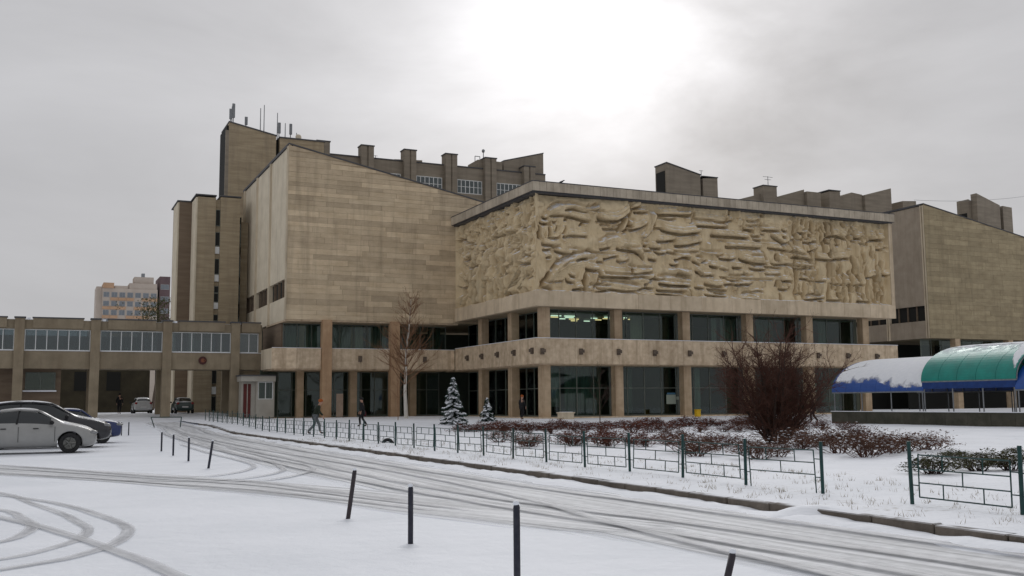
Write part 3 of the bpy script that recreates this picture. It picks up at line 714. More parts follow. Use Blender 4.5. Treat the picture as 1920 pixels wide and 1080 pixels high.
def flow(seed, n, s0, s1, z0, z1, vert=False):
    r = random.Random(seed); o = []
    for i in range(n):
        s = r.uniform(s0, s1); z = r.uniform(z0, z1); h = r.uniform(.16, .34)
        if vert:
            l_ = r.uniform(.6, 2.2); P_ = [(s, z), (s + r.uniform(-.08, .08), z + l_ * .5), (s + r.uniform(-.12, .12), min(z + l_, 17.1))]
            o.append((r.choice('lrkg'), h * 1.2, r.uniform(.07, .16), P_))
        else:
            l_ = r.uniform(.7, 2.6); b_ = r.uniform(-.22, .22); P_ = [(s, z), (s + l_ * .35, z + b_ * .8 + r.uniform(-.06, .1)), (s + l_ * .7, z + b_ * .9), (s + l_, z + b_ * .3)]
            o.append((r.choice('uuuud'), h, r.uniform(.10, .22), P_))
    return o
def relief(name, length, axis, strokes, crd, seed):
    s0, z0, z1 = .06, 9.88, 17.26; st = .042
    ns, nz = int((length - s0) / st), int((z1 - z0) / st)
    s = np.linspace(s0, length, ns + 1); z = np.linspace(z0, z1, nz + 1); S, Zg = np.meshgrid(s, z)
    H, Gr, n = relief_height(S, Zg, strokes, seed, crd)
    D = -.05 + H * 1.15 - Gr * 1.0 + n * 1.3
    edge = np.minimum.reduce([np.clip((S - s0) / .3, 0, 1), np.clip((length - S) / .15, 0, 1), np.clip((Zg - z0) / .12, 0, 1)])
    D = np.clip(D * edge + .36 * (1 - edge), -.8, .74)
    Zg = Zg - .34 * np.clip(H, 0, .6) * np.clip((Zg - z0) / .5, 0, 1) * np.clip((z1 - Zg) / .2, 0, 1)
    if axis == 'y': v = np.stack([XA + S, YA + .42 - D, Zg], -1)
    else: v = np.stack([XA + .42 - D, YA + S, Zg], -1)
    w_ = ns + 1
    f = [(j * w_ + i, j * w_ + i + 1, (j + 1) * w_ + i + 1, (j + 1) * w_ + i) for j in range(nz) for i in range(ns)]
    if axis == 'x': f = [q[::-1] for q in f]
    return mesh_obj(name, v.reshape(-1, 3), f, M_relief, A, True)
o = relief('carved_relief', XR - XA - .41, 'y', STROKES_FRONT, crowd(3, 60, 26, 35, 15.0, 16.9, 1) + crowd(4, 40, 17, 27, 15.4, 16.9, 0) + crowd(6, 26, 0.5, 26, 10.3, 16.5, 0) + crowd(8, 14, .5, 2.0, 12.3, 15.8, 0) + flow(31, 48, .4, 25, 10.2, 16.8) + [(t, h * 1.35, L, P) for t, h, L, P in flow(32, 90, 23.5, 34.7, 10.1, 16.0, True)] + flow(34, 6, 24, 33, 10.2, 16.6), 11)
o['label'] = 'long relief of flowing figures and bars'
o = relief('carved_relief', YB - YA, 'x', STROKES_SIDE, crowd(5, 190, .5, 15.8, 13.9, 17.0, 1) + crowd(9, 26, .6, 4, 12.6, 14.6, 1) + crowd(10, 18, 9, 15.8, 11.5, 14, 1) + [(t, h * 1.5, L * 2.2, P) for t, h, L, P in flow(33, 75, .6, 15.9, 10.1, 15.2, True)], 12)
o['label'] = 'relief of a standing crowd'
# cornice
MB().box(XA - .30, XR + .02, YA - .30, YA + 1.0, 17.34, 18.02).box(XA - .30, XA + 1.0, YA + 1.002, YB + 1.5, 17.34, 18.02).build('cornice', M_coping, A)
MB().box(XA - .1, XR - .02, YA - .1, YA + .43, 17.262, 17.338).box(XA - .1, XA + .43, YA + .432, YB, 17.262, 17.338).build('painted_shadow_line', M_coping, A)  # dark strip standing in for the shadow line under the cornice
panel_row(A, 'y', XA - .34, XR + .03, 62, 17.36, 18.06, YA - .36, YA - .302, M_cornice, 'cornice_panel', .012)
panel_row(A, 'x', YA - .30, YB + .1, 28, 17.36, 18.06, XA - .36, XA - .302, M_cornice, 'cornice_panel', .012)
MB().box(XA - .38, XR + .05, YA - .38, YA + 1.02, 18.062, 18.12).box(XA - .38, XA + 1.02, YA + 1.022, YB + 1.5, 18.062, 18.12).build('coping', M_coping, A)
# columns
COLX = [34.55 + 6.35 * i for i in range(6)]
for x in COLX: bevel(MB().box(x - .36, x + .36, YA + .95, YA + 1.65, BZ - .1, 8.735).build('column', M_column, A), .02)
for y in (74.2, 80.3): bevel(MB().box(XA + .95, XA + 1.65, y - .36, y + .36, BZ - .1, 8.735).build('column', M_column, A), .02)
# balcony and its parapet
MB().box(XA + .27, XR - .3, YA + .27, YA + 2.9, 4.36, 4.62).box(XA + .27, XA + 2.9, YA + 2.902, YB + 3, 4.36, 4.62).build('balcony_slab', M_parapet, A)
panel_row(A, 'y', XA, XR + .0, 11, 4.42, 6.32, YA, YA + .26, M_parapet, 'parapet_panel')
panel_row(A, 'x', YA + .265, YB - .02, 5, 4.42, 6.32, XA, XA + .26, M_parapet, 'parapet_panel')
MB().box(XA - .03, XR + .02, YA - .03, YA + .29, 6.322, 6.36).box(XA - .03, XA + .29, YA + .292, YB - .02, 6.322, 6.36).build('snow_ledge', M_snowcap, A)
def flood(x, y, z, axis):
    f = MB()
    if axis == 'y': f.box(x - .13, x + .13, y - .16, y - .002, z - .26, z + .2); f.box(x - .2, x + .2, y - .26, y - .162, z - .12, z + .12)
    else: f.box(x - .16, x - .002, y - .13, y + .13, z - .26, z + .2); f.box(x - .26, x - .162, y - .2, y + .2, z - .12, z + .12)
    f.build('lamp_bracket', M_lampbox, A)
for i in range(11): flood(XA + .45 + 3.27 * i, YA, 5.36 + rnd.uniform(-.04, .04), 'y')
for i in range(5): flood(XA, YA + .6 + 3.15 * i, 5.42, 'x')
# glazing behind the columns
GY, GX = YA + 2.4, XA + 2.4
for i in range(5):
    glaze(A, 'y', COLX[i] + (.4 if i == 0 else .0), COLX[i + 1], 4.64, 8.73, GY, 4, None)
    glaze(A, 'y', COLX[i] + (.4 if i == 0 else .0), COLX[i + 1], BZ + .18, 4.35, GY, 4, 2.35 + BZ)
for y0, y1 in ((GY + .1, 74.2), (74.2, 80.3), (80.3, 86.4)):
    glaze(A, 'x', y0, y1, 4.64, 8.73, GX, 3, None); glaze(A, 'x', y0, y1, BZ + .18, 4.35, GX, 3, 2.35 + BZ)
MB().box(XA + .3, XR - .6, YA + .2, YA + 2.4, BZ - .15, BZ + .16).box(XA + .3, XA + 2.4, YA + 2.402, 86.4, BZ - .15, BZ + .16).build('plinth', M_parapet, A)
MB().box(GX + .15, COLX[5], 80.0, 80.2, BZ, 8.7).box(COLX[5] + .0, COLX[5] + .3, GY, 92, BZ, 8.738).build('inner_wall', M_int, A)
MB().box(GX + .1, COLX[5] - .01, GY + .15, 79.9, BZ + .0, BZ + .15).box(GX + .1, COLX[5] - .01, GY + .15, 79.9, 4.37, 4.6).build('floor_slab', M_int, A)
MB().box(GX + .1, COLX[5] - .01, GY + .15, 79.9, 8.55, 8.6).build('ceiling', M_ceil, A)
# partition walls and a few curtains inside
for x, y1 in ((47.3, 78), (59.9, 77)): MB().box(x - .07, x + .07, GY + 1.2, y1, BZ + .15, 8.54).build('partition', M_int, A)
def curtain(x0, x1, y, z0, z1, axis='y'):
    v = []; f = []; n = int((x1 - x0) / .07)
    for i in range(n + 1):
        x = x0 + (x1 - x0) * i / n; o_ = .05 * math.sin(i * 1.3) + .02 * math.sin(i * .37)
        for z_ in (z0, z1): v.append((x, y + o_, z_) if axis == 'y' else (y + o_, x, z_))
    f = [(2 * i, 2 * i + 2, 2 * i + 3, 2 * i + 1) for i in range(n)]
    so_ = mesh_obj('curtain', v, f, M_curtain, A, True); md = so_.modifiers.new('thick', 'SOLIDIFY'); md.thickness = .01
M_cur = [M_curtain, mat('green_curtain', (.10, .14, .115), (.15, .2, .165), scale=1, rough=.95, stretch=(6, 6, .3)), mat('cream_blind', (.4, .37, .3), (.48, .45, .37), scale=1, rough=.95, stretch=(6, 6, .3))]
rc = random.Random(77)
for i in range(5):
    for fl_, (q0, q1) in enumerate(((.5, 4.3), (4.7, 8.5))):
        if fl_ == 1 and i == 0: continue
        x = COLX[i] + .45
        while x < COLX[i + 1] - .6:
            w_ = rc.uniform(.5, 1.9)
            if rc.random() < .55:
                M_curtain = M_cur[rc.choices((0, 1, 2), (3, 6, 1))[0]]; curtain(x, min(x + w_, COLX[i + 1] - .1), GY + .3 + rc.uniform(0, .15), q0 + (rc.uniform(.3, 1.2) if rc.random() < .2 else 0), q1)
            x += w_ + rc.uniform(.05, .7)
for y0 in (71, 75, 77.2, 81, 83.6):
    for q0, q1 in ((.5, 4.3), (4.7, 8.5)):
        if rc.random() < .6: M_curtain = M_cur[rc.choice((0, 1))]; curtain(y0, y0 + rc.uniform(.8, 2), GX + .3, q0, q1, axis='x')
M_tube = emit('fluorescent_tube', (.85, 1.0, .82), .9); M_tubey = emit('warm_tube', (1.0, .74, .36), .95)
rt = random.Random(15)
for row, y in enumerate((71.4, 72.6, 73.9, 75.4)):
    x = 36.6 + .5 * row
    while x < (44.5 if row < 2 else 42.5):
        l_ = rt.uniform(.5, .9)
        if rt.random() < .62: MB().box(x, x + l_, y, y + .14, 8.36, 8.44).build('lamp_tube', M_tubey if rt.random() < .6 else M_tube, A)
        x += l_ + rt.uniform(.25, .7)
# ------------------------------------------------------------------ windowless lecture halls
M_side_d = mat('darker_render', (.33, .275, .215), (.41, .345, .27), scale=.8, rough=.9, stain=(.22, .18, .13), stain_amt=.5)  # darker side panels for the far lecture hall
def auditorium(name, label, x0, y0, x1, zb, zt, slope, depth, ch, lmin, lmax, ribs, zop0, zop1, seed, sm=None, jm=None, pm=None):
    pm = pm or M_light
    sm = sm or [M_slab, M_slab_l, M_slab_k]; jm = jm or M_joint
    T_ = thing(name, label, 'building', (x0, y0, .3))
    top = lambda x: zt - slope * (x - x0)
    MB().prism([(x0 + .36, zb), (x1, zb), (x1, top(x1)), (x0 + .36, top(x0 + .36))], 'y', y0 + .06, y0 + depth).build('wall', jm, T_)
    courses(T_, 'y', x0, x1, zb - .02, lambda x: top(x) - .02, y0 + .058, ch, lmin, lmax, sm, .05, seed)
    MB().prism([(x0 - .04, zt + .008), (x1, top(x1)), (x1, top(x1) + .10), (x0 - .04, zt + .11)], 'y', y0 - .04, y0 + .5).box(x0 - .05, x0 + .5, y0 + .51, y0 + depth, zt - .1, zt + .11).build('coping', M_coping, T_)
    # side: ribs, light panels, long dark opening
    for y in ribs:
        for dy in (-.2, .12): MB().box(x0 - .06, x0 + .355, y + dy, y + dy + .16, zb - .02, zt - .12).build('rib', M_concrete, T_)
    for a, b in zip(ribs[:-1], ribs[1:]):
        for q0, q1 in ((zb, zop0), (zop1, zt - .15)):
            MB().box(x0 + .06, x0 + .35, a + .285, b - .205, q0, q1).build('side_panel', pm, T_)
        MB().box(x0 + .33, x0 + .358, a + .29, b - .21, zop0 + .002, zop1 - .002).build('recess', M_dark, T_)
        for k in range(3):
            MB().box(x0 + .1, x0 + .33, a + .3 + (b - a - .5) * (k + 1) / 4, a + .36 + (b - a - .5) * (k + 1) / 4, zop0 + .003, zop1 - .003).build('fin', M_brown, T_)
    return T_
B = auditorium('lecture_hall', 'blank stone lecture hall with sloping roof, ribbed pale side wall and rust-coloured columns', 18.31, YB, 46, 8.6, 23.35, .206, 21, .42, 2.0, 5.2, [83.95, 91.0, 97.3, 103.9], 10.5, 12.05, 21)
D = auditorium('lecture_hall', 'blank yellowish stone lecture hall with sloping roof behind the arched canopies', 94.51, 87.22, 128, 8.7, 24.6, .176, 24, .58, 2.0, 4.6, [87.5, 93.6, 99.6, 105.6], 10.75, 12.55, 22, M_slab_d, M_joint_d, M_side_d)
# lower floors of the near lecture hall
box('soffit', M_parapet, B, 18.35, 33.6, YB + .1, 92, 8.45, 8.58)
for x in (21.7, 27.65): bevel(MB().box(x - .4, x + .4, YB - .35, YB + .45, .2, 8.58).build('column', M_column_b, B), .02)
for x in (20.3, 25.0, 30.5): MB().box(x - .3, x + .3, YB + 3.2, YB + 3.8, .3, 8.44).build('column', M_column, B)
for a, b in ((17.2, 21.27), (22.13, 27.22), (28.08, 33.22)):
    panel_row(B, 'y', a, b, 2, 4.5, 6.2, YB - .02, YB + .22, M_parapet, 'parapet_panel')
    box('snow_ledge', M_snowcap, B, a - .0, b, YB - .04, YB + .24, 6.202, 6.235)
panel_row(B, 'x', YB + .225, 88.3, 2, 4.5, 6.2, 17.2, 17.42, M_concrete, 'parapet_panel')
box('balcony_slab', M_parapet, B, 17.43, 33.2, YB + .225, 88.4, 4.4, 4.6)
for x in (24.6, 30.4): MB().box(x - .14, x + .14, YB - .2, YB - .022, 5.1, 5.6).build('lamp_bracket', M_lampbox, B)
for x0_, x1_ in ((18.6, 22.3), (22.3, 26), (26, 29.7), (29.7, 33.4)):
    glaze(B, 'y', x0_, x1_, 4.62, 8.44, YB + 2.6, 3); glaze(B, 'y', x0_, x1_, .5, 4.38, YB + 4.3, 3, 2.8)
MB().box(18.5, 66, 95.1, 95.3, .2, 8.4).build('inner_wall', M_int, B)
for x0_, x1_, mm in ((18.9, 20.1, 1), (20.6, 21.9, 0), (22.6, 24.6, 0), (25.0, 25.8, 2), (26.3, 27.9, 0), (30.0, 30.8, 1), (31.8, 33.0, 1)):
    M_curtain = M_cur[mm]; A_, A = A, B; curtain(x0_, x1_, YB + 3.0, 4.64, 8.4); A = A_
MB().box(18.45, 18.6, YB + 2.6, 94, 4.62, 8.44).build('end_wall', M_brown, B)
box('plinth', M_parapet, B, 17.9, 34, YB - .6, 94, .05, .44)
# lower floors of the far lecture hall
for x0_ in range(6): glaze(D, 'y', 95 + 5.2 * x0_, 95 + 5.2 * x0_ + 5.15, 4.6, 8.66, 87.22 + 2.0, 3)
for x in (99, 108, 117): MB().box(x - .4, x + .4, 87.3, 88.1, .3, 8.68).build('column', M_column, D)
MB().box(94.8, 127, 87.3, 87.6, 4.2, 6.0).build('parapet_panel', M_parapet, D)
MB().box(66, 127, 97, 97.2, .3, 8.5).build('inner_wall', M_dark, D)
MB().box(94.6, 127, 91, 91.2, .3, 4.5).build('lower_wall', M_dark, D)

# ------------------------------------------------------------------ long teaching block far behind with its roof pods
G_ = 119.0
Lb = thing('teaching_block', 'tall grey-brown block behind with row of roof pillars and slanted end fin', 'building', (40, G_, .9))
box('wall', M_far, Lb, 25, 60.6, G_ + .5, G_ + 16, .8, 31.85)
box('coping', M_coping, Lb, 25, 60.6, G_ + .4, G_ + 1, 31.852, 32.0)
for i, x in enumerate((30.15, 35.7, 41.25, 46.8, 52.3, 57.9)):
    top_ = 33.2 if i < 5 else 32.6
    MB().box(x - .8, x - .1, G_ - .25, G_ + 1.2, 20, top_).box(x + .1, x + .8, G_ - .25, G_ + 1.2, 20, top_).box(x - .095, x + .095, G_ - .1, G_ + 1.1, 20, top_).build('pillar', M_far, Lb)
    MB().box(x - .88, x + .88, G_ - .33, G_ + 1.28, top_ + .002, top_ + .14).build('pillar_cap', M_coping, Lb)
for i in range(5):
    x = 30.15 + 5.55 * i
    glaze(Lb, 'y', x + 1.0, x + 4.5, 28.4, 30.2, G_ + .38, 6, None, M_glass_sky, M_whiteframe, .09, rows=2)
    MB().box(x + .82, x + 4.7, G_ + .3, G_ + .49, 27.2, 28.38).build('spandrel', M_far, Lb)
MB().prism([(37.2, 31.9), (40.3, 32.7), (44.0, 32.9), (44.0, 31.9)], 'y', G_ + 3, G_ + 7).build('roof_pod', M_far, Lb)
MB().box(50.8, 54.3, G_ + .6, G_ + 4, 31.9, 33.1).build('roof_pod', M_far, Lb)
MB().prism([(54.8, 30), (60.7, 30), (60.7, 35.0), (54.8, 33.4)], 'y', G_ + 1.25, G_ + 6).build('slanted_fin', M_far, Lb)
MB().prism([(54.8, 33.4), (60.75, 35.0), (60.75, 35.14), (54.8, 33.54)], 'y', G_ + 1.2, G_ + 6.1).build('coping', M_coping, Lb)
def mast(parent, x, y, z0, z1, r=.05, arms=()):
    f = MB().tube((x, y, z0), (x, y, z1), r, r * .8, 5)
    for zz, l_ in arms: f.tube((x - l_, y, zz), (x + l_, y, zz), r * .6, r * .6, 4)
    f.build('mast', M_metal, parent)
mast(Lb, 52.2, G_ + 2, 33, 34.6, .07); MB().ell((52.2, G_ + 2, 34.7), (.22, .22, .25)).build('lamp_globe', M_metal, Lb)
mast(Lb, 38.0, G_ + 4, 32, 33.2, .05, ((33.15, .3),))
MB().tube((51.0, G_ + 2, 33.1), (51.0, G_ + 2, 33.9), .05).tube((51.7, G_ + 2, 33.1), (51.7, G_ + 2, 33.9), .05).tube((51.0, G_ + 2, 33.9), (51.7, G_ + 2, 33.9), .05).build('ladder_hoop', M_metal, Lb)
# tall tower at the left end with aerials
Tt = thing('tall_tower', 'tall stone tower with slanted top carrying a cluster of aerials', 'building', (20, 112, .9))
MB().prism([(17.9, .8), (23.05, .8), (23.05, 31.45), (17.9, 32.5)], 'y', 112, 117).build('wall', M_tower, Tt)
MB().prism([(17.84, 32.505), (23.1, 31.455), (23.1, 31.6), (17.84, 32.65)], 'y', 111.94, 117.06).build('coping', M_coping, Tt)
MB().box(17.7, 17.895, 112.3, 116.9, 24, 32.2).build('window_strip', M_dark, Tt)
MB().box(17.55, 17.9, 112, 112.28, .8, 31.6).build('edge_fin', M_far, Tt)
MB().box(23.06, 23.45, 112.6, 117, .8, 31.2).build('slit', M_dark, Tt)
MB().box(23.46, 28.5, 112, 117, .8, 31.3).build('wall', M_tower, Tt)
MB().box(23.4, 28.6, 111.9, 117.1, 31.302, 31.45).build('coping', M_coping, Tt)
for px_, h_, kind in ((18.2, 1.9, 1), (18.5, 2.6, 1), (18.35, 2.2, 0), (19.9, 1.5, 1), (21.5, 3.0, 0), (21.9, 3.5, 0), (23.4, 3.1, 0), (23.6, 2.0, 1), (24.3, 2.0, 0), (24.9, 2.0, 1), (25.6, 1.0, 0)):
    zb_ = 32.55 - .2 * (px_ - 17.9) if px_ < 23 else 31.4
    mast(Tt, px_, 113.2, zb_, zb_ + h_, .055)
    if kind: bevel(MB().box(px_ - .16, px_ + .16, 113.0, 113.14, zb_ + h_ * .35, zb_ + h_ * .98).build('aerial_panel', M_metal, Tt), .03)
MB().ell((25.8, 113.1, 31.9), (.35, .12, .35)).build('dish', M_light, Tt)
# stair tower with window strip
St = thing('stair_tower', 'stone stair tower with vertical strip of small windows and side faces coloured pale as lit', 'building', (15, 100, .9))
box('wall', M_tower, St, 13.2, 14.9, 100, 106, .8, 21.55); box('wall', M_tower, St, 15.35, 17.2, 100, 106, .8, 21.65)
box('window_recess', M_tower, St, 14.902, 15.348, 100.25, 106, .8, 21.4)
box('lit_side_face', M_light, St, 13.05, 13.198, 100.05, 103, .8, 21.5)  # light falling on the side faces is put into this pale colour
box('wall', M_brown, St, 11.87, 13.195, 103.02, 108, .8, 21.5); box('lit_side_face', M_light, St, 11.72, 11.868, 103.05, 106.5, .8, 21.45)
for a_ in ((13.0, 14.95, 99.94, 106.1, 21.7), (15.3, 17.3, 99.94, 106.1, 21.72), (11.66, 13.0, 102.95, 108.1, 21.52)): box('coping', M_coping, St, a_[0], a_[1], a_[2], a_[3], a_[4], a_[4] + .12)
for q0, q1, pale in ((18.8, 20.4, 0), (16.85, 18.2, 0), (16.1, 16.78, 1), (14.1, 15.6, 0), (13.4, 14.05, 1), (12.3, 12.95, 0), (11.4, 12.25, 0), (10.75, 11.35, 1), (9.6, 10.2, 0), (8.3, 9.4, 0), (6.6, 8.0, 0), (5.0, 5.9, 1), (3.6, 4.9, 0), (2.6, 3.3, 1), (1.0, 2.4, 0)):
    w_ = MB().box(14.92, 15.33, 100.1, 100.2, q0, q1).build('window', M_whiteframe if pale else M_frame, St)
    if not pale: MB().box(14.96, 15.29, 100.08, 100.098, q0 + .05, q1 - .05).build('pane', M_dark, w_)
box('link_wall', M_dark, St, 17.22, 17.55, 101.2, 105, .8, 20.0); box('link_wall', M_tower, St, 17.56, 18.3, 101.6, 105, .8, 19.6)
for k in range(6): box('pane', M_glass_sky, St, 17.24, 17.53, 101.14, 101.19, 2 + 3 * k, 4.3 + 3 * k)
# second teaching block, right
Rb = thing('teaching_block', 'grey-brown block behind the relief hall roof with stepped pods and slanted fins', 'building', (105, G_, .9))
box('wall', M_far, Rb, 80, 128, G_ + 2, G_ + 16, .8, 28.5)
box('wall', M_far, Rb, 92.6, 122.3, G_ + .5, G_ + 1.99, .8, 31.1)
def pod(poly, y0=G_, y1=G_ + 5, cope=True, nm='roof_pod'):
    MB().prism(poly, 'y', y0, y1).build(nm, M_far, Rb)
pod([(79.7, 28.4), (85.4, 28.4), (85.4, 33.9), (79.7, 35.2)], G_, G_ + 3); MB().prism([(79.6, 35.21), (85.5, 33.91), (85.5, 34.05), (79.6, 35.36)], 'y', G_ - .1, G_ + 3.1).build('coping', M_coping, Rb)
box('window', M_dark, Rb, 79.62, 79.698, G_ + .5, G_ + 2.7, 30, 34.2)
box('slit', M_dark, Rb, 85.41, 85.85, G_ + .5, G_ + 4, 28.4, 33.4); pod([(85.86, 28.4), (88.4, 28.4), (88.4, 33.75), (85.86, 33.5)], G_, G_ + 3); box('coping', M_coping, Rb, 85.8, 88.5, G_ - .06, G_ + 3.06, 33.76, 33.9)
mast(Rb, 84.2, G_ + 2, 34, 35.2, .06, ((35.1, .3),)); mast(Rb, 87.0, G_ + 2, 33.8, 35.2, .06, ((35.15, .35),))
pod([(92.7, 31.1), (96.6, 32.2), (96.6, 31.1)], G_ + .6, G_ + 3); pod([(96.6, 28), (99.1, 28), (99.1, 33.3), (96.6, 33.3)], G_ - .1, G_ + 2.2); box('coping', M_coping, Rb, 96.5, 99.2, G_ - .2, G_ + 2.3, 33.31, 33.45)
mast(Rb, 98.4, G_ + 1, 33.4, 35.1, .06, ((35.0, .9), (34.6, .6)))
pod([(99.3, 31), (105.1, 31), (105.1, 33.6), (99.3, 31.9)], G_ + .8, G_ + 4); pod([(105.12, 28), (107.8, 28), (107.8, 33.2), (105.12, 33.2)], G_ + .2, G_ + 4)
pod([(109.2, 28), (111.4, 28), (111.4, 33.6), (109.2, 33.45)], G_ - .1, G_ + 2.2); box('coping', M_coping, Rb, 109.1, 111.5, G_ - .2, G_ + 2.3, 33.61, 33.75)
pod([(111.9, 30), (116.8, 30), (116.8, 33.7), (114.6, 33.9), (111.9, 33.0)], G_ + .8, G_ + 4); pod([(116.85, 30), (122.4, 30), (122.4, 35.1), (116.85, 33.6)], G_ + .3, G_ + 4)
pod([(124.7, 28), (127.6, 28), (127.6, 33.4), (124.7, 33.2)], G_ + .2, G_ + 3)
box('wall', M_far, Rb, 130, 152, G_ + 2, G_ + 16, .8, 28.5)
pod([(141.2, 26), (146.6, 26), (146.6, 34.1), (141.2, 35.75)], G_, G_ + 1.2); pod([(140.6, 26), (146.5, 26), (146.5, 33.2), (140.6, 34.9)], G_ + 1.21, G_ + 3.6); box('window', M_dark, Rb, 140.52, 140.598, G_ + 1.6, G_ + 3.3, 28, 32.6)
box('slit', M_dark, Rb, 146.61, 147.3, G_ + .6, G_ + 4, 26, 33.8); pod([(147.31, 26), (149.5, 26), (149.5, 33.9), (147.31, 34.05)], G_, G_ + 2.5)

# ------------------------------------------------------------------ gallery on columns (left)
Y_g = 88.5
Ga = thing('gallery_bridge', 'raised glazed gallery on square columns with snowy sills and a round red sign', 'building', (5, Y_g, .8))
PX = [4.0 + 5.53 * i for i in range(-3, 3)]
for x in PX: bevel(MB().box(x - .36, x + .36, Y_g - .22, Y_g + .5, .3, 8.5).build('column', M_gal, Ga), .02)
for x in PX: MB().box(x - .36, x + .36, Y_g + 4.2, Y_g + 4.8, .3, 8.3).build('column', M_gal, Ga)
for i, x in enumerate(PX):
    x1 = (PX[i + 1] if i + 1 < len(PX) else 17.4 + .36)
    a, b = x + .362, x1 - .362
    if i + 1 == len(PX): b = 17.3
    nP = 6 if i + 1 < len(PX) else 2
    MB().box(a, b, Y_g, Y_g + .4, 4.55, 5.95).build('spandrel', M_gal, Ga)
    MB().box(a, b, Y_g + .02, Y_g + .4, 7.68, 8.4).build('lintel', M_gal, Ga)
    glaze(Ga, 'y', a, (b if nP == 6 else a + 1.6), 5.99, 7.66, Y_g + .12, nP, None, M_glass_sky, M_whiteframe, .06)
    if nP == 2: MB().box(a + 1.61, b, Y_g + .01, Y_g + .4, 5.96, 7.67).build('spandrel', M_gal, Ga)
    MB().box(a, b, Y_g - .05, Y_g + .115, 5.952, 5.985).build('snowy_sill', M_snowcap, Ga)
    c = (a + b) / 2; hw = min(1.85, (b - a) / 2 - .15)
    MB().box(c - hw, c + hw, Y_g - .14, Y_g + .018, 7.75, 8.52).build('fascia_box', M_gal, Ga)
    MB().box(c - hw - .05, c + hw + .05, Y_g - .18, Y_g + .3, 8.522, 8.62).build('fascia_cap', M_coping, Ga)
    MB().box(x - .42, x + .42, Y_g - .26, Y_g + .5, 8.502, 8.62).build('column_cap', M_coping, Ga)
    MB().box(x + .5, x + .75, Y_g - .02, Y_g + .9, 8.402, 8.56).build('snow_patch', M_snowcap, Ga)
box('floor_slab', M_gal, Ga, PX[0], 17.3, Y_g + .41, Y_g + 4.6, 4.6, 5.0); box('roof_slab', M_gal, Ga, PX[0], 17.3, Y_g + .41, Y_g + 4.6, 8.1, 8.38)
box('roof_snow', M_snowcap, Ga, PX[0], 17.2, Y_g + .42, Y_g + 4.5, 8.382, 8.45)
MB().box(PX[0], 17.3, Y_g + 4.1, Y_g + 4.18, 5.0, 6.0).build('rear_wall', M_gal, Ga)
for i in range(5): glaze(Ga, 'y', PX[i] + .4, PX[i + 1] - .4, 6.02, 8.0, Y_g + 4.1, 6, None, M_glass_sky, M_whiteframe, .06)
# room under the gallery (left) and round sign on its beam
MB().box(PX[0], 1.3, Y_g + 1.6, Y_g + 1.9, .3, 4.58).build('lower_wall', M_brown, Ga); box('lower_wall', M_brown, Ga, 1.302, 1.6, Y_g + 1.62, Y_g + 8, .3, 4.58)
glaze(Ga, 'y', -1.0, 1.2, 2.9, 4.3, Y_g + 1.5, 2, None, M_glass, M_frame, .07); box('snowy_sill', M_snowcap, Ga, -1.15, 1.3, Y_g + 1.3, Y_g + 1.49, 2.75, 2.86)
M_red = mat('dark_red_enamel', (.06, .014, .012), rough=.4); M_orange = mat('faded_orange', (.2, .07, .035), rough=.5)
sg = MB(); sg.tube((12.4, Y_g - .02, 5.3), (12.4, Y_g - .09, 5.3), .34, .34, 20); so_ = sg.build('round_sign', M_red, Ga)
MB().tube((12.42, Y_g - .091, 5.3), (12.42, Y_g - .1, 5.3), .17, .17, 16).box(12.5, 12.64, Y_g - .1, Y_g - .0915, 5.25, 5.36).build('sign_mark', M_orange, so_)
# brick building seen through the passage; its shade is in the dark wall colour
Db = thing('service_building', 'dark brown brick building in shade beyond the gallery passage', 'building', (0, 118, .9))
box('wall', mat('shaded_brick', (.045, .038, .025), (.07, .06, .038), scale=.8, rough=.95, bump=.3, bscale=4), Db, -22, 11, 118, 126, .7, 9.0)
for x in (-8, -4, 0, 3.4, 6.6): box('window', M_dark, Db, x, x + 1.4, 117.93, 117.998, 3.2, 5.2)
# kiosk
Ki = thing('guard_kiosk', 'small white guard kiosk with red door beside gallery column', 'kiosk', (16.6, 86.4, .6))
M_kw = mat('white_panel', (.36, .34, .29), (.44, .42, .37), scale=1, rough=.6, stain=(.4, .35, .3), stain_amt=.4)
MB().box(16.5, 18.0, 86.3, 88.0, .5, 2.0).box(16.5, 16.62, 86.3, 88.0, 2.002, 3.5).box(17.9, 18.0, 86.3, 88, 2.002, 3.5).build('wall', M_kw, Ki)
box('side_wall', M_kw, Ki, 15.35, 16.498, 86.7, 88, .5, 3.49)
MB().box(15.2, 18.05, 86.1, 88.1, 3.502, 3.95).build('fascia', M_kw, Ki); box('roof', M_coping, Ki, 15.1, 18.1, 86.0, 88.15, 3.952, 4.05)
d_ = box('door', mat('red_door', (.09, .018, .016), (.12, .024, .02), rough=.6), Ki, 15.5, 16.1, 86.63, 86.698, .55, 3.3); box('door_post', M_kw, d_, 15.78, 15.84, 86.6, 86.628, .55, 3.3)
glaze(Ki, 'y', 16.63, 17.89, 2.01, 3.49, 86.35, 2, None, M_glass, M_whiteframe, .07)

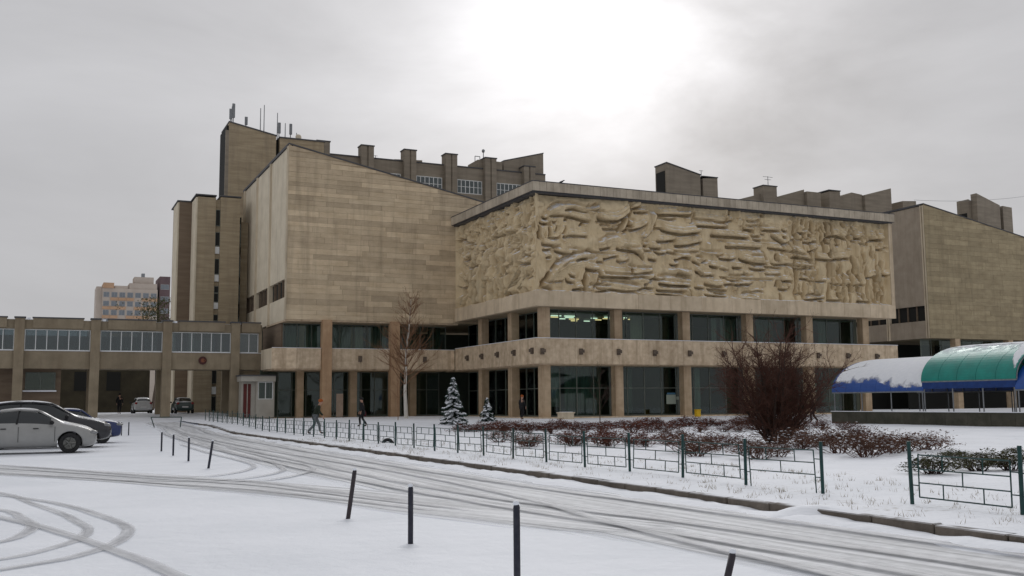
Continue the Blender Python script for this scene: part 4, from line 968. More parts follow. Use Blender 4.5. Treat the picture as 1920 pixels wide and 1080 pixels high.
# ------------------------------------------------------------------ distant flats
def flats(name, label, x0, x1, y, z1, wallm, rows, cols, bandm, depth=14):
    T_ = thing(name, label, 'building', ((x0 + x1) / 2, y, .9)); box('wall', wallm, T_, x0, x1, y, y + depth, .5, z1)
    w_ = (x1 - x0) / cols
    for r_ in rows:
        for c in range(cols):
            f_ = MB().box(x0 + w_ * c + .3, x0 + w_ * (c + 1) - .3, y - .1, y - .002, r_ - .85, r_ + .85).build('window', M_fw, T_)
            for q in range(2):
                ww = (w_ - .8) / 2; MB().box(x0 + w_ * c + .38 + q * (ww + .05), x0 + w_ * c + .38 + q * (ww + .05) + ww, y - .14, y - .102, r_ - .75, r_ + .75).build('pane', M_fg, f_)
        if bandm:
            for c in range(0, cols):
                if (c + int(r_)) % 4 != 1: MB().box(x0 + w_ * c + .05, x0 + w_ * (c + 1) - .05, y - .3, y - .001, r_ - 1.85, r_ - .95).build('balcony_band', bandm, T_)
    return T_
M_fw = mat('far_window_frame', (.42, .42, .42), rough=.7); M_fg = mat('far_pane', (.16, .18, .2), (.2, .22, .24), scale=.5, rough=.25, spec=.5)  # haze over the distant flats is put into these low-contrast colours
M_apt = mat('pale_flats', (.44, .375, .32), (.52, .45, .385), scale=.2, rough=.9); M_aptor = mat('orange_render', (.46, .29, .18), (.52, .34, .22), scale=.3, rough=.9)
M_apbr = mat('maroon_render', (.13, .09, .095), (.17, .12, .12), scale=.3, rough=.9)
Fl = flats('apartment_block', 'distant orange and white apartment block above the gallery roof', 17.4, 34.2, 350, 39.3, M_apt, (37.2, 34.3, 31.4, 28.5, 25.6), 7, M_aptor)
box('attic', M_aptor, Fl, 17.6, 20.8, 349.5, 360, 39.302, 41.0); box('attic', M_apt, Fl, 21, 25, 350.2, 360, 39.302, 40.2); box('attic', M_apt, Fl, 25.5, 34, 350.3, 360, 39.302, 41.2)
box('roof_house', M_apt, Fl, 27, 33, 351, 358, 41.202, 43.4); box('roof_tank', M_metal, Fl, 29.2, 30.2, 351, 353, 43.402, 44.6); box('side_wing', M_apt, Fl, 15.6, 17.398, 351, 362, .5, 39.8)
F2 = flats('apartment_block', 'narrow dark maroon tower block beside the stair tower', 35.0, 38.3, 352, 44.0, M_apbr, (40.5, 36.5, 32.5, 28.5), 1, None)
# ------------------------------------------------------------------ arched canopies
def vault(name, label, y0, y1, ze, b, m, msnow, snow_lo, snow_rng, seed):
    xc, a = 49.7, 3.7; T_ = thing(name, label, 'canopy', (xc, (y0 + y1) / 2, .1), 'arched canopies over the steps')
    n = 40; nb = max(2, round((y1 - y0) / 1.25)); r = random.Random(seed)
    def P(t, y, e=0): return (xc - (a + e) * math.cos(t), y, ze + (b + e) * math.sin(t))
    for k in range(nb):
        ya, yb = y0 + (y1 - y0) * k / nb + .012, y0 + (y1 - y0) * (k + 1) / nb - .012
        v = []; f = []
        for i in range(n + 1):
            t = math.pi * i / n
            for e in (0, .03):
                for y in (ya, yb): v.append(P(t, y, e))
        for i in range(n):
            q = 4 * i
            f += [(q, q + 1, q + 5, q + 4), (q + 2, q + 6, q + 7, q + 3), (q, q + 4, q + 6, q + 2), (q + 1, q + 3, q + 7, q + 5)]
        f += [(0, 2, 3, 1), (4 * n, 4 * n + 1, 4 * n + 3, 4 * n + 2)]
        mesh_obj('roof_sheet', v, f, m, T_)
    for k in range(nb + 1):
        y = y0 + (y1 - y0) * k / nb; f = MB()
        for i in range(n): f.tube(P(math.pi * i / n, y, -.04), P(math.pi * (i + 1) / n, y, -.04), .035, .035, 5, False)
        f.build('arch_rib', M_metal, T_)
    nbp = max(2, round((y1 - y0) / 2.5))
    for x in (46.05, 53.35):
        for k in range(nbp + 1):
            y = y0 + .15 + (y1 - y0 - .3) * k / nbp; MB().tube((x, y, .05 + gz(x, y)), (x, y, ze), .035, .035, 8).build('post', M_metal, T_)
        MB().box(x - .05, x + .05, y0, y1, ze - .08, ze - .002).build('eave_beam', M_metal, T_)
    if snow_rng:
        s0, s1 = snow_rng; ny = int((s1 - s0) / .15); v = []; f = []; nt_ = 22
        for j in range(ny + 1):
            y = s0 + (s1 - s0) * j / ny
            lo = max(.03, snow_lo(j / ny) - .12)
            for i in range(nt_ + 1):
                t = lo + (math.pi - .3 - lo) * i / nt_; e = (.02 if i in (0, nt_) or j in (0, ny) else .048) + .03 * min(1, i / 6, (nt_ - i) / 5) * min(1, j / 5, (ny - j) / 5) + r.uniform(-.001, .001) * min(1, i, j)
                v.append(P(t, y, e))
        w_ = nt_ + 1
        f = [(j * w_ + i, j * w_ + i + 1, (j + 1) * w_ + i + 1, (j + 1) * w_ + i) for j in range(ny) for i in range(nt_)]
        so2 = mesh_obj('snow_cover', v, f, msnow, T_, True)
        at = so2.data.attributes.new('edge', 'FLOAT', 'POINT'); at.data.foreach_set('value', [min(1, i / 3.5, (nt_ - i) / 4, j / 3 + .35, (ny - j) / 3 + .35) for j in range(ny + 1) for i in range(nt_ + 1)])
    return T_
M_bluep = mat('blue_sheet', (.012, .06, .26), (.02, .085, .34), scale=2, rough=.35, spec=.5)
M_greenp = mat('green_sheet', (.0, .19, .155), (.0, .25, .2), scale=1.5, rough=.35, spec=.5, snow=(.86, .99, .6))
M_snowfade = mat('sliding_snow', (.8, .82, .86), (.86, .88, .91), scale=4, rough=.9, bump=.2, bscale=9)
_t = M_snowfade.node_tree; _b = _t.nodes['Principled BSDF']; _a = _t.nodes.new('ShaderNodeAttribute'); _a.attribute_name = 'edge'
_g = _t.nodes.new('ShaderNodeNewGeometry'); _n = _t.nodes.new('ShaderNodeTexNoise'); _n.inputs['Scale'].default_value = 1.6; _n.inputs['Detail'].default_value = 5; _t.links.new(_g.outputs['Position'], _n.inputs['Vector'])
_s = mathn('ADD', _a.outputs['Fac'], mathn('MULTIPLY_ADD', _n.outputs[0], 1.5, -.72, tree=_t), tree=_t)
_r = _t.nodes.new('ShaderNodeMapRange'); _r.inputs['From Min'].default_value = .12; _r.inputs['From Max'].default_value = .5; _t.links.new(_s, _r.inputs[0]); _t.links.new(_r.outputs[0], _b.inputs['Alpha'])
vault('arched_canopy', 'arched blue canopy almost wholly covered in snow, ending beside the relief hall', 43.15, 50.6, 2.06, 2.05, M_bluep, M_snowfade, lambda s: .16 + .18 * ss(.3, .5, s), (43.2, 50.5), 1)
vault('arched_canopy', 'arched turquoise-green canopy standing higher than its blue neighbours', 37.0, 43.3, 2.6, 2.05, M_greenp, M_snowfade, lambda s: .3 + .95 * ss(0, .22, s), (37.05, 43.2), 2)
vault('arched_canopy', 'arched blue canopy with patchy snow next to the green one', 29.5, 37.1, 2.06, 2.05, M_bluep, M_snowfade, lambda s: .8 + .2 * s, (31, 36.9), 3)
pv = box('pavement', mat('dark_paving', (.045, .045, .045), (.08, .078, .075), scale=1.2, rough=.7), None, 46.03, 66, 29.4, 50.4, -.1, .19); pv['kind'] = 'structure'  # near-black floor, keeps the ground under and behind the canopies dark
gv = [o for o in bpy.data.objects if o.name.startswith('arched_canopy') and 'green' in o['label']][0]
MB().box(45.99, 46.015, 37.05, 43.25, 2.16, 2.52).build('valance', mat('dark_blue_valance', (.008, .035, .15), (.012, .05, .2), rough=.5), gv)
Wl = thing('low_wall', 'low stone wall topped with snow under the canopies', 'wall', (46, 40, .1))
for k in range(14):
    y = 29.6 + 1.5 * k; MB().box(45.86, 46.02, y, y + 1.485, -.05, .84).build('stone_panel', mat('wall_stone', (.05, .05, .036), (.085, .08, .062), scale=1.5, rough=.95, bump=.3, bscale=12, rand=.1) if k == 0 else bpy.data.materials['wall_stone'], Wl)
MB().box(45.82, 46.03, 29.6, 50.6, .842, .88).build('snow_ledge', M_snowcap, Wl)

# ------------------------------------------------------------------ green fence
FX = 11.36; PITCHF = 1.945
def fence_post(T_, y, h=.82):
    z = lz(FX, y); MB().tube((FX, y, z - .1), (FX + rnd.uniform(-.02, .02), y + rnd.uniform(-.012, .012), z + h + rnd.uniform(-.02, .02)), .028, .028, 8).build('post', M_green, T_)
fp_mesh = {}
def fence_panel(T_, y0, y1, open_foot=False):
    w = y1 - y0 - .30; z = lz(FX, (y0 + y1) / 2); r = .011
    key = round(w, 3)
    zs = (.10, .30, .49, .69)
    def inst(nm, build, par):
        k = (nm, key)
        if k not in fp_mesh:
            o = build().build(nm[0], M_green, None); fp_mesh[k] = o.data
        else:
            o = bpy.data.objects.new(nm[0], fp_mesh[k]); COL.objects.link(o)
        o.parent = par; return o
    off = ROOT[T_.name]
    if open_foot:
        fr = MB().tube((0, 0, zs[3]), (0, w, zs[3]), r, r, 6).tube((0, 0, -.08), (0, 0, zs[3]), r, r, 6).tube((0, w, -.08), (0, w, zs[3]), r, r, 6).build('panel_frame', M_green); fr.parent = T_
    else: fr = inst(('panel_frame', 0), lambda: MB().tube((0, 0, zs[0]), (0, w, zs[0]), r, r, 6).tube((0, 0, zs[3]), (0, w, zs[3]), r, r, 6).tube((0, 0, zs[0]), (0, 0, zs[3]), r, r, 6).tube((0, w, zs[0]), (0, w, zs[3]), r, r, 6), T_)
    fr.location = Vector((FX + .002, y0 + .15, z + rnd.uniform(-.015, .015))) - off; fr.rotation_euler = (rnd.uniform(-.012, .012), rnd.uniform(-.05, .05), rnd.uniform(-.012, .012))
    for q in (1, 2): inst(('rail', q), lambda: MB().tube((0, 0, zs[q]), (0, w, zs[q]), r * .9, r * .9, 6), fr)
    for q, fs in ((0, () if open_foot else (.28, .72)), (1, (.5,)), (2, (.28, .72))):
        for k, s in enumerate(fs): inst(('upright', q * 4 + k), lambda: MB().tube((0, w * s, zs[q]), (0, w * s, zs[q + 1]), r * .9, r * .9, 6), fr)
    inst(('link', 1), lambda: MB().tube((0, -.15, zs[1] - .04), (0, 0, zs[1] - .04), r * .8).tube((0, -.15, .55), (0, 0, .55), r * .8).tube((0, w, zs[1] - .04), (0, w + .15, zs[1] - .04), r * .8).tube((0, w, .55), (0, w + .15, .55), r * .8), fr)
fA = thing('metal_fence', 'long green metal fence of brick-pattern panels along the road', 'fence', (FX, 40, .12), 'green fences beside the kerb')
y = 12.80; k = 0
while y < 77:
    fence_post(fA, y)
    if y + PITCHF < 77.5: fence_panel(fA, y, y + PITCHF, k == 0); k += 1
    y += PITCHF
fence_post(fA, y)
fB = thing('metal_fence', 'short length of green metal fence past the open gap', 'fence', (FX, 9, .12), 'green fences beside the kerb')
for k in range(4):
    fence_post(fB, 10.97 - 1.8 * k, .86)
    if k < 3: fence_panel(fB, 10.97 - 1.8 * (k + 1), 10.97 - 1.8 * k)
br = MB(); bz = gz(7, 66)
br.tube((6.35, 66.6, bz + .62), (8.0, 65.4, bz + .62), .03).tube((6.35, 66.6, bz + .62), (6.55, 66.3, bz - .05), .03).tube((8.0, 65.4, bz + .62), (7.95, 65.5, bz - .05), .03)
tag(br.build('barrier_rail', M_green), 'low green rail barrier standing alone in the snow of the road', 'barrier')

# ------------------------------------------------------------------ bollards
def bollard(label, x, y, h=.66, lean=(0, 0), snow=False, group=None):
    z = gz(x, y); T_ = thing('bollard', label, 'bollard', (x, y, z), group)
    p1 = Vector((x + lean[0], y + lean[1], z + h)); d = (p1 - Vector((x, y, z))).normalized()
    MB().tube(Vector((x, y, z)) - d * .12, p1, .03, .03, 12).build('shaft', M_bollard, T_, True)
    cp = MB().tube(p1 + d * .001, p1 + d * .03, .03, .018, 12)
    cp.build('cap', M_bollard, T_)
    rim = MB(); n = 20
    vs = [(x + (.035 + .12 * (k % 2)) * math.cos(6.283 * (k // 2) / n) * (1 + .2 * math.sin(k)), y + (.035 + .12 * (k % 2)) * math.sin(6.283 * (k // 2) / n), z + (.03 if k % 2 == 0 else -.004)) for k in range(2 * n)]
    fs = [(2 * k, 2 * k + 1, (2 * k + 3) % (2 * n), (2 * k + 2) % (2 * n)) for k in range(n)]
    mesh_obj('snow_collar', vs, fs, M_snow, T_, True)
    if True: MB().ell(tuple(p1 + d * .03 + Vector((-.005, 0, .005))), (.03, .03, .022)).build('snow_cap', M_snowcap, T_, True)
for x, y, o_ in ((3.9, 37.02, 'third'), (3.9, 33.67, 'second'), (3.9, 30.07, 'first')): bollard('upright dark blue bollard before the parked silver saloon, %s from the leaning one' % o_, x, y, group='bollards edging the parking area')
bollard('leaning dark blue bollard ending the row before the parked silver saloon', 3.9, 26.39, .68, (.09, .0), group='bollards edging the parking area')
bollard('slightly leaning thin dark bollard at the edge of the road tracks', 3.92, 13.85, .66, (.10, .03), group='bollards edging the parking area')
bollard('upright thin dark bollard in clean snow, next to the slightly leaning one', 3.86, 11.07, .64, group='bollards edging the parking area')
bollard('tall upright thin dark bollard in clean snow, between an upright and a strongly tilted one', 3.78, 8.08, .70, group='bollards edging the parking area')
bollard('strongly tilted dark bollard with snow on its broken top', 5.22, 7.12, .31, (.10, .0), True, group='bollards edging the parking area')
for x in (4.0, 4.35): bollard('distant thin bollard in front of the parked blue car', x, 57, .7, group='bollards edging the parking area')

# ------------------------------------------------------------------ vegetation
class Wood:
    def __init__(s): s.v = []; s.f = []; s.tips = []
    def seg(s, p, q, r0, r1, n=4):
        d = q - p
        if d.length < 1e-5: return
        d.normalize(); u = d.orthogonal().normalized(); w_ = d.cross(u); b = len(s.v)
        for c, r in ((p, r0), (q, r1)):
            for i in range(n):
                a = 6.2832 * i / n; s.v.append(tuple(c + (u * math.cos(a) + w_ * math.sin(a)) * r))
        for i in range(n): s.f.append((b + i, b + (i + 1) % n, b + n + (i + 1) % n, b + n + i))
    def grow(s, p, d, L, r, depth, rg, up=.1, spread=.6, kids=(3, 5), nseg=4, shrink=.6, wob=.12):
        pts = [p]; n = 5 if depth > 1 else (4 if depth == 1 else 3)
        for k in range(nseg):
            d = (d + Vector((rg.gauss(0, wob), rg.gauss(0, wob), rg.gauss(0, wob) + up))).normalized()
            q = p + d * (L / nseg); r2 = r * (1 - .75 * (k + 1) / nseg) + .0015
            s.seg(p, q, max(r * (1 - .75 * k / nseg), .0018), max(r2, .0015), n); p = q; pts.append((p, d))
        s.tips.append((p, d))
        if depth > 0:
            for c in range(rg.randint(*kids)):
                t = rg.uniform(.25, .98); k = min(nseg - 1, int(t * nseg)); a = pts[k] if k == 0 else pts[k][0]; bq = pts[k + 1][0]; pp = a.lerp(bq, t * nseg - k)
                dd = pts[k + 1][1]; side = Vector((rg.gauss(0, 1), rg.gauss(0, 1), rg.gauss(0, .5))); side = (side - dd * side.dot(dd)).normalized()
                s.grow(pp, (dd + side * spread * rg.uniform(.6, 1.3)).normalized(), L * shrink * rg.uniform(.6, 1.1), r * (1 - .7 * t) * .6 + .001, depth - 1, rg, up, spread, kids, max(2, nseg - 1), shrink, wob)
    def build(s, name, m, parent): return mesh_obj(name, s.v, s.f, m, parent)
def leaves(pts, size, rg, cnt, spread):
    v = []; f = []
    for i in range(cnt):
        c = rg.choice(pts)[0] + Vector((rg.gauss(0, spread), rg.gauss(0, spread), rg.gauss(0, spread * .8)))
        a = Vector((rg.gauss(0, 1), rg.gauss(0, 1), rg.gauss(0, .7))).normalized(); b = a.orthogonal().normalized(); b.rotate(Matrix.Rotation(rg.uniform(0, 6.28), 3, a)); s = size * rg.uniform(.6, 1.4); k = len(v)
        v += [tuple(c - b * s), tuple(c + a.cross(b) * s * .45), tuple(c + b * s), tuple(c - a.cross(b) * s * .45)]; f.append((k, k + 1, k + 2, k + 3))
    return v, f
M_twig = mat('red_brown_twig', (.062, .028, .019), (.105, .046, .031), scale=6, rough=.9)
M_twigd = mat('dark_twig', (.030, .018, .014), (.05, .032, .024), scale=6, rough=.9)
M_leafr = mat('dry_red_leaf', (.085, .028, .02), (.16, .06, .04), scale=3, rough=.9, rand=.2)
M_leafb = mat('dry_brown_leaf', (.085, .042, .027), (.14, .075, .05), scale=3, rough=.9, rand=.2)
M_leafg = mat('olive_leaf', (.045, .05, .02), (.085, .08, .035), scale=3, rough=.9, rand=.2)
M_birch = mat('birch_bark', (.5, .47, .42), (.66, .63, .57), scale=3, rough=.9, stretch=(1, 1, .3), stain=(.05, .045, .04), stain_amt=.7)
M_bark = mat('bark', (.08, .06, .045), (.12, .09, .07), scale=5, rough=.95)
M_btwig = mat('birch_twig', (.17, .09, .05), (.26, .15, .085), scale=5, rough=.9)
M_needle = mat('spruce_needle', (.018, .04, .028), (.035, .065, .045), scale=5, rough=.9)

# big multi-stem shrub
def big_shrub():
    rg = random.Random(31); x, y = 22.9, 27.9; z = lz(x, y); T_ = thing('shrub', 'big bare red-brown shrub with many stems fanning up from one base', 'shrub', (x, y, z)); wd = Wood(); tw = Wood()
    for i in range(30):
        a = rg.uniform(0, 6.28); t = rg.uniform(.05, .9); d = Vector((math.cos(a) * t, math.sin(a) * t, 1)).normalized(); p = Vector((x + math.cos(a) * rg.uniform(.02, .3), y + math.sin(a) * rg.uniform(.02, .3), z - .1))
        L = rg.uniform(2.4, 4.0) * (1 - .12 * t); r = rg.uniform(.03, .06)
        pts = [p]; 
        for k in range(7):
            d = (d + Vector((rg.gauss(0, .07), rg.gauss(0, .07), .03))).normalized(); q = p + d * L / 7; wd.seg(p, q, r * (1 - .11 * k), r * (1 - .11 * (k + 1)), 6); p = q; pts.append((p, d))
        for k in range(1, 8):
            pp, dd = pts[k]
            for c in range(5 if k < 5 else 4):
                side = Vector((rg.gauss(0, 1), rg.gauss(0, 1), rg.gauss(0, .4))).normalized()
                tw.grow(pp, (dd * .8 + side * .75).normalized(), rg.uniform(.45, 1.1), .013, 2 if k > 1 else 1, rg, .02, .8, (3, 4), 3, .55, .22)
    wd.build('trunk', M_twigd, T_); tw.build('crown', M_twig, T_)
    v, f = leaves([t for t in tw.tips if t[0].z - z < 3.3], .02, rg, 3200, .10); mesh_obj('foliage', v, f, M_leafr, T_)['kind'] = 'stuff'
big_shrub()

# low shrubs: three kinds, copied
def low_shrub(seed, w, h, leafm, twm, nleaf, snow):
    rg = random.Random(seed); T_ = thing('hedge_shrub', 'x', 'shrub', (0, 0, 0)); wd = Wood()
    for i in range(20):
        a = rg.uniform(0, 6.28); t = rg.uniform(.1, 1) * w / h; d = Vector((math.cos(a) * t, math.sin(a) * t, 1)).normalized(); p = Vector((math.cos(a) * rg.uniform(0, w * .3), math.sin(a) * rg.uniform(0, w * .3), -.05))
        wd.grow(p, d, h * rg.uniform(.7, 1.1), .012, 2, rg, .05, .65, (2, 4), 3, .55, .2)
    wd.build('stems', twm, T_)
    v, f = leaves(wd.tips, .034, rg, nleaf, .06); mesh_obj('foliage', v, f, leafm, T_)['kind'] = 'stuff'
    if snow:
        top = [t for t in wd.tips if t[0].z > h * .55]; sb = MB()
        for i in range(snow):
            c = rg.choice(top)[0]; sb.ell((c.x + rg.gauss(0, .03), c.y + rg.gauss(0, .03), c.z + .012), (rg.uniform(.018, .045), rg.uniform(.018, .045), rg.uniform(.012, .02)), 6, 4)
        sb.build('snow_tufts', M_snowcap, T_)['kind'] = 'stuff'
    return T_
kinds = [low_shrub(41, .55, .75, M_leafr, M_twig, 850, 30), low_shrub(42, .75, .8, M_leafb, M_twig, 800, 30), low_shrub(43, .45, .55, M_leafg, M_twigd, 900, 8), low_shrub(44, .6, .62, M_leafr, M_twig, 1200, 70)]
lab = {0: ('low dry red-leaved shrub with snow flecks in the bed behind the fence', 'dry shrubs in the bed'), 1: ('low dark brown-leaved shrub with snow flecks in the bed behind the fence', 'dry shrubs in the bed'),
       2: ('small olive-brown shrub behind the short fence', 'small shrubs by the short fence'), 3: ('clipped reddish hedge shrub topped with snow before the glazed floor', 'clipped snowy hedge')}
used = set()
def put(kind, x, y, s=1.0, sz=1.0):
    T_ = kinds[kind] if kind not in used else copy_tree(kinds[kind]); used.add(kind)
    T_['label'], T_['group'] = lab[kind]
    if kind in (0, 1):
        c_ = ('red-leaved', 'dark brown-leaved')[kind]
        if (x - 22.9) ** 2 + (y - 27.9) ** 2 < 16: w_ = 'crowding the foot of the big bare shrub'
        elif y > 37: w_ = 'in the far bed near the thin dark sapling'
        elif y > 28: w_ = 'between the big bare shrub and the spruces'
        elif x > 18.5 and y < 23: w_ = 'facing the open gap in the fence'
        else: w_ = 'close behind the long fence near its open end'
        T_['label'] = 'low %s shrub with snow flecks %s' % (c_, w_)
    T_.location = (x, y, lz(x, y)); T_.scale = (s * rnd.uniform(1.05, 1.35), s * rnd.uniform(1.05, 1.35), s * sz * rnd.uniform(.36, .62)); T_.rotation_euler.z = rnd.uniform(0, 6.28)
import_pts = []
for x, y, k, s in ((15.6, 35.2, 1, 1.0), (14.6, 30.6, 1, .95), (15.4, 31.4, 0, 1), (16.2, 30.2, 0, 1), (17.1, 29.2, 0, 1.05), (18.0, 28.6, 0, .95), (16.6, 31.6, 0, 1.1), (17.6, 31.2, 0, 1.15), (18.8, 30.5, 0, 1.1), (19.6, 29.5, 0, 1.1), (20.5, 30.4, 1, 1.1),
                   (15.9, 22.9, 1, .9), (16.9, 24.2, 1, 1.15), (18.0, 23.5, 1, 1.0), (17.8, 25.5, 1, 1.25), (19.2, 26.6, 0, 1.1), (20.4, 27.4, 0, 1.1), (16.5, 20.8, 1, .85), (17.6, 21.4, 1, .95), (22.0, 25.6, 1, 1.1), (21.0, 24.6, 1, 1.0), (20.1, 22.2, 1, 1.15), (19.0, 20.0, 1, .95), (20.0, 20.8, 1, 1.05), (21.0, 20.9, 1, 1.1), (22.0, 21.6, 1, 1.1), (23.2, 21.9, 1, 1.15), (24.2, 24.5, 0, 1.1), (23.0, 25.6, 0, 1.0), (25.8, 27.0, 0, 1.1), (24.6, 26.2, 1, 1.1)): put(k, x + rnd.uniform(-.2, .2), y + rnd.uniform(-.2, .2), s)
for x, y, s in ((16.2, 15.1, 1.0), (17.7, 15.3, 1.15), (18.3, 15.0, 1.0), (20.3, 18.2, .8), (21.5, 18.4, .6), (24.0, 19.5, .55), (25.5, 19.4, .55), (27.5, 21, .6)): put(2, x, y, s)
for i in range(34):
    t = i / 33; x = 19.5 + 21 * t; y = 48.2 + 3.5 * math.sin(t * 2.2) - 3.5 * t
    put(3, x + rnd.uniform(-.2, .2), y + rnd.uniform(-.4, .4), rnd.uniform(1.0, 1.3))
for i in range(16): put(0, 20 + 1.05 * i + rnd.uniform(-.2, .2), 43.5 - .35 * i + rnd.uniform(-.5, .5), rnd.uniform(.9, 1.2))

def bare_tree(name, label, x, y, H, r, seed, trunkm, twm, nb, lmax, lean=0, cat='tree', grp=None):
    rg = random.Random(seed); z = lz(x, y); T_ = thing(name, label, cat, (x, y, z), grp); wd = Wood(); tw = Wood(); p = Vector((x, y, z - .1)); d = Vector((lean, 0, 1)).normalized(); n = 14; pts = []
    for k in range(n):
        d = (d + Vector((rg.gauss(-lean * .1, .035), rg.gauss(0, .035), .05))).normalized(); q = p + d * H / n; wd.seg(p, q, r * (1 - .9 * k / n), r * (1 - .9 * (k + 1) / n), 8); p = q; pts.append((p, d, (k + 1) / n))
    for i in range(nb):
        t = rg.uniform(.2, 1) ** .9; k = min(n - 1, int(t * n)); pp, dd, _ = pts[k]; a = rg.uniform(0, 6.28)
        tw.grow(pp, Vector((math.cos(a), math.sin(a), rg.uniform(.5, 1.1))).normalized(), lmax * (1.15 - t) * rg.uniform(.6, 1.1) + .4, r * .3 * (1.1 - t) + .006, 2, rg, .06, .5, (4, 6), 4, .5, .11)
    wd.build('trunk', trunkm, T_, ); tw.build('crown', twm, T_); return T_
bare_tree('birch_tree', 'slender bare white-barked birch before the blank lecture hall', 26.0, 75.6, 9.6, .17, 51, M_birch, M_btwig, 70, 3.4, -.07)
bare_tree('sapling', 'thin dark bare sapling standing behind the hedge', 27.6, 48.2, 3.2, .035, 53, M_bark, M_twigd, 14, .9)
bare_tree('sapling', 'thin pale bare sapling beside the snowy spruces', 23.6, 70.5, 3.4, .03, 54, M_btwig, M_btwig, 10, .8)
bare_tree('bush_tree', 'olive yellow-leaved tree rising behind the gallery roof', 16.4, 170, 17.5, .25, 55, M_bark, M_bark, 26, 3.2)
_t = bpy.data.objects['bush_tree']; _rg = random.Random(5)
_v, _f = leaves([(Vector((16.4 + _rg.gauss(0, 1.5), 170 + _rg.gauss(0, 1.5), _rg.uniform(11, 18.4))), 0) for i in range(140)], .16, _rg, 2600, .45); mesh_obj('foliage', _v, _f, M_leafg, _t)['kind'] = 'stuff'

def spruce(label, x, y, H, R, seed, snowy):
    rg = random.Random(seed); z = lz(x, y); T_ = thing('spruce_tree', label, 'tree', (x, y, z)); MB().tube((x, y, z - .1), (x, y, z + H * .97), .05 * H / 3, .008, 7).build('trunk', M_bark, T_)
    v = []; f = []; sv = []; sf = []; o_ = Vector((x, y, z))
    nbr = int(150 * H / 3)
    for t in range(nbr):
        u = rg.random() ** 1.25; h = .05 * H + (H * .93) * u; rad = R * (1 - u) ** .85 * rg.uniform(.7, 1.2) + .05
        a = rg.uniform(0, 6.283); L = rad; n = max(4, int(L / .045)); dr = Vector((math.cos(a), math.sin(a), 0)); sd = Vector((-dr.y, dr.x, 0)); dp = rg.uniform(.45, .95)
        heavy = rg.random() < snowy
        for k in range(n):
            s = (k + .5) / n; c = o_ + Vector((0, 0, h)) + dr * L * s + Vector((0, 0, -dp * L * s + .30 * L * s ** 3)); w_ = (.22 * (1 - .75 * s) + .03) * (.5 + .6 * L / R)
            for sg_ in (-1, 1):
                for m_ in range(2):
                    q = c + sd * sg_ * w_ * rg.uniform(.6, 1.15) + dr * rg.uniform(-.02, .12) + Vector((0, 0, rg.gauss(-.06, .05))); kk = len(v); e = dr * .022 + Vector((0, 0, rg.uniform(-.01, .025)))
                    v += [tuple(c - e), tuple(q - e * .5), tuple(q + e * .5), tuple(c + e)]; f.append((kk, kk + 1, kk + 2, kk + 3))
            if heavy and s > .2 and rg.random() < .8:
                kk = len(sv); c2 = c + Vector((rg.gauss(0, .012), rg.gauss(0, .012), .025)); ww = w_ * rg.uniform(.6, 1.05); ll = rg.uniform(.05, .11)
                ring = [c2 + dr * (ll * math.cos(q * 1.0472)) + sd * (ww * math.sin(q * 1.0472)) - Vector((0, 0, rg.uniform(.0, .05) + dp * ll * math.cos(q * 1.0472) * .9)) for q in range(6)]
                sv += [tuple(p) for p in ring] + [tuple(c2 + Vector((0, 0, .035)))]; sf += [(kk + q, kk + (q + 1) % 6, kk + 6) for q in range(6)]
    mesh_obj('crown', v, f, M_needle, T_); mesh_obj('snow_load', sv, sf, M_snowcap, T_, True)['kind'] = 'stuff'
spruce('snow-laden young spruce before the glazed floor', 23.8, 60.2, 3.05, 1.0, 61, .85)
spruce('very small snow-dusted spruce beside the taller spruce', 27.6, 63.6, 1.6, .6, 62, .75)

# dry grass poking through the snow along the fence and kerb
def grass(name, n, seed, xr, yr):
    rg = random.Random(seed); v = []; f = []
    while len(f) < n:
        cx, cy = rg.uniform(*xr), rg.uniform(*yr); k = rg.randint(3, 9)
        for i in range(k):
            x, y = cx + rg.gauss(0, .05), cy + rg.gauss(0, .05); z = lz(x, y) - .01; h = rg.uniform(.03, .11); a = rg.uniform(0, 6.28); w_ = .004; q = len(v); dx, dy = math.cos(a) * w_, math.sin(a) * w_; lx, ly = rg.gauss(0, .03), rg.gauss(0, .03)
            v += [(x - dx, y - dy, z), (x + dx, y + dy, z), (x + lx, y + ly, z + h)]; f.append((q, q + 1, q + 2))
    o = mesh_obj(name, v, f, mat('dry_grass', (.17, .13, .07), (.26, .2, .11), scale=5, rough=.95)); o['kind'] = 'stuff'; o['label'] = 'sparse dry grass blades poking through the snow by the fence'; o['category'] = 'grass'
grass('dry_grass', 5200, 91, (9.95, 14.5), (6, 44))

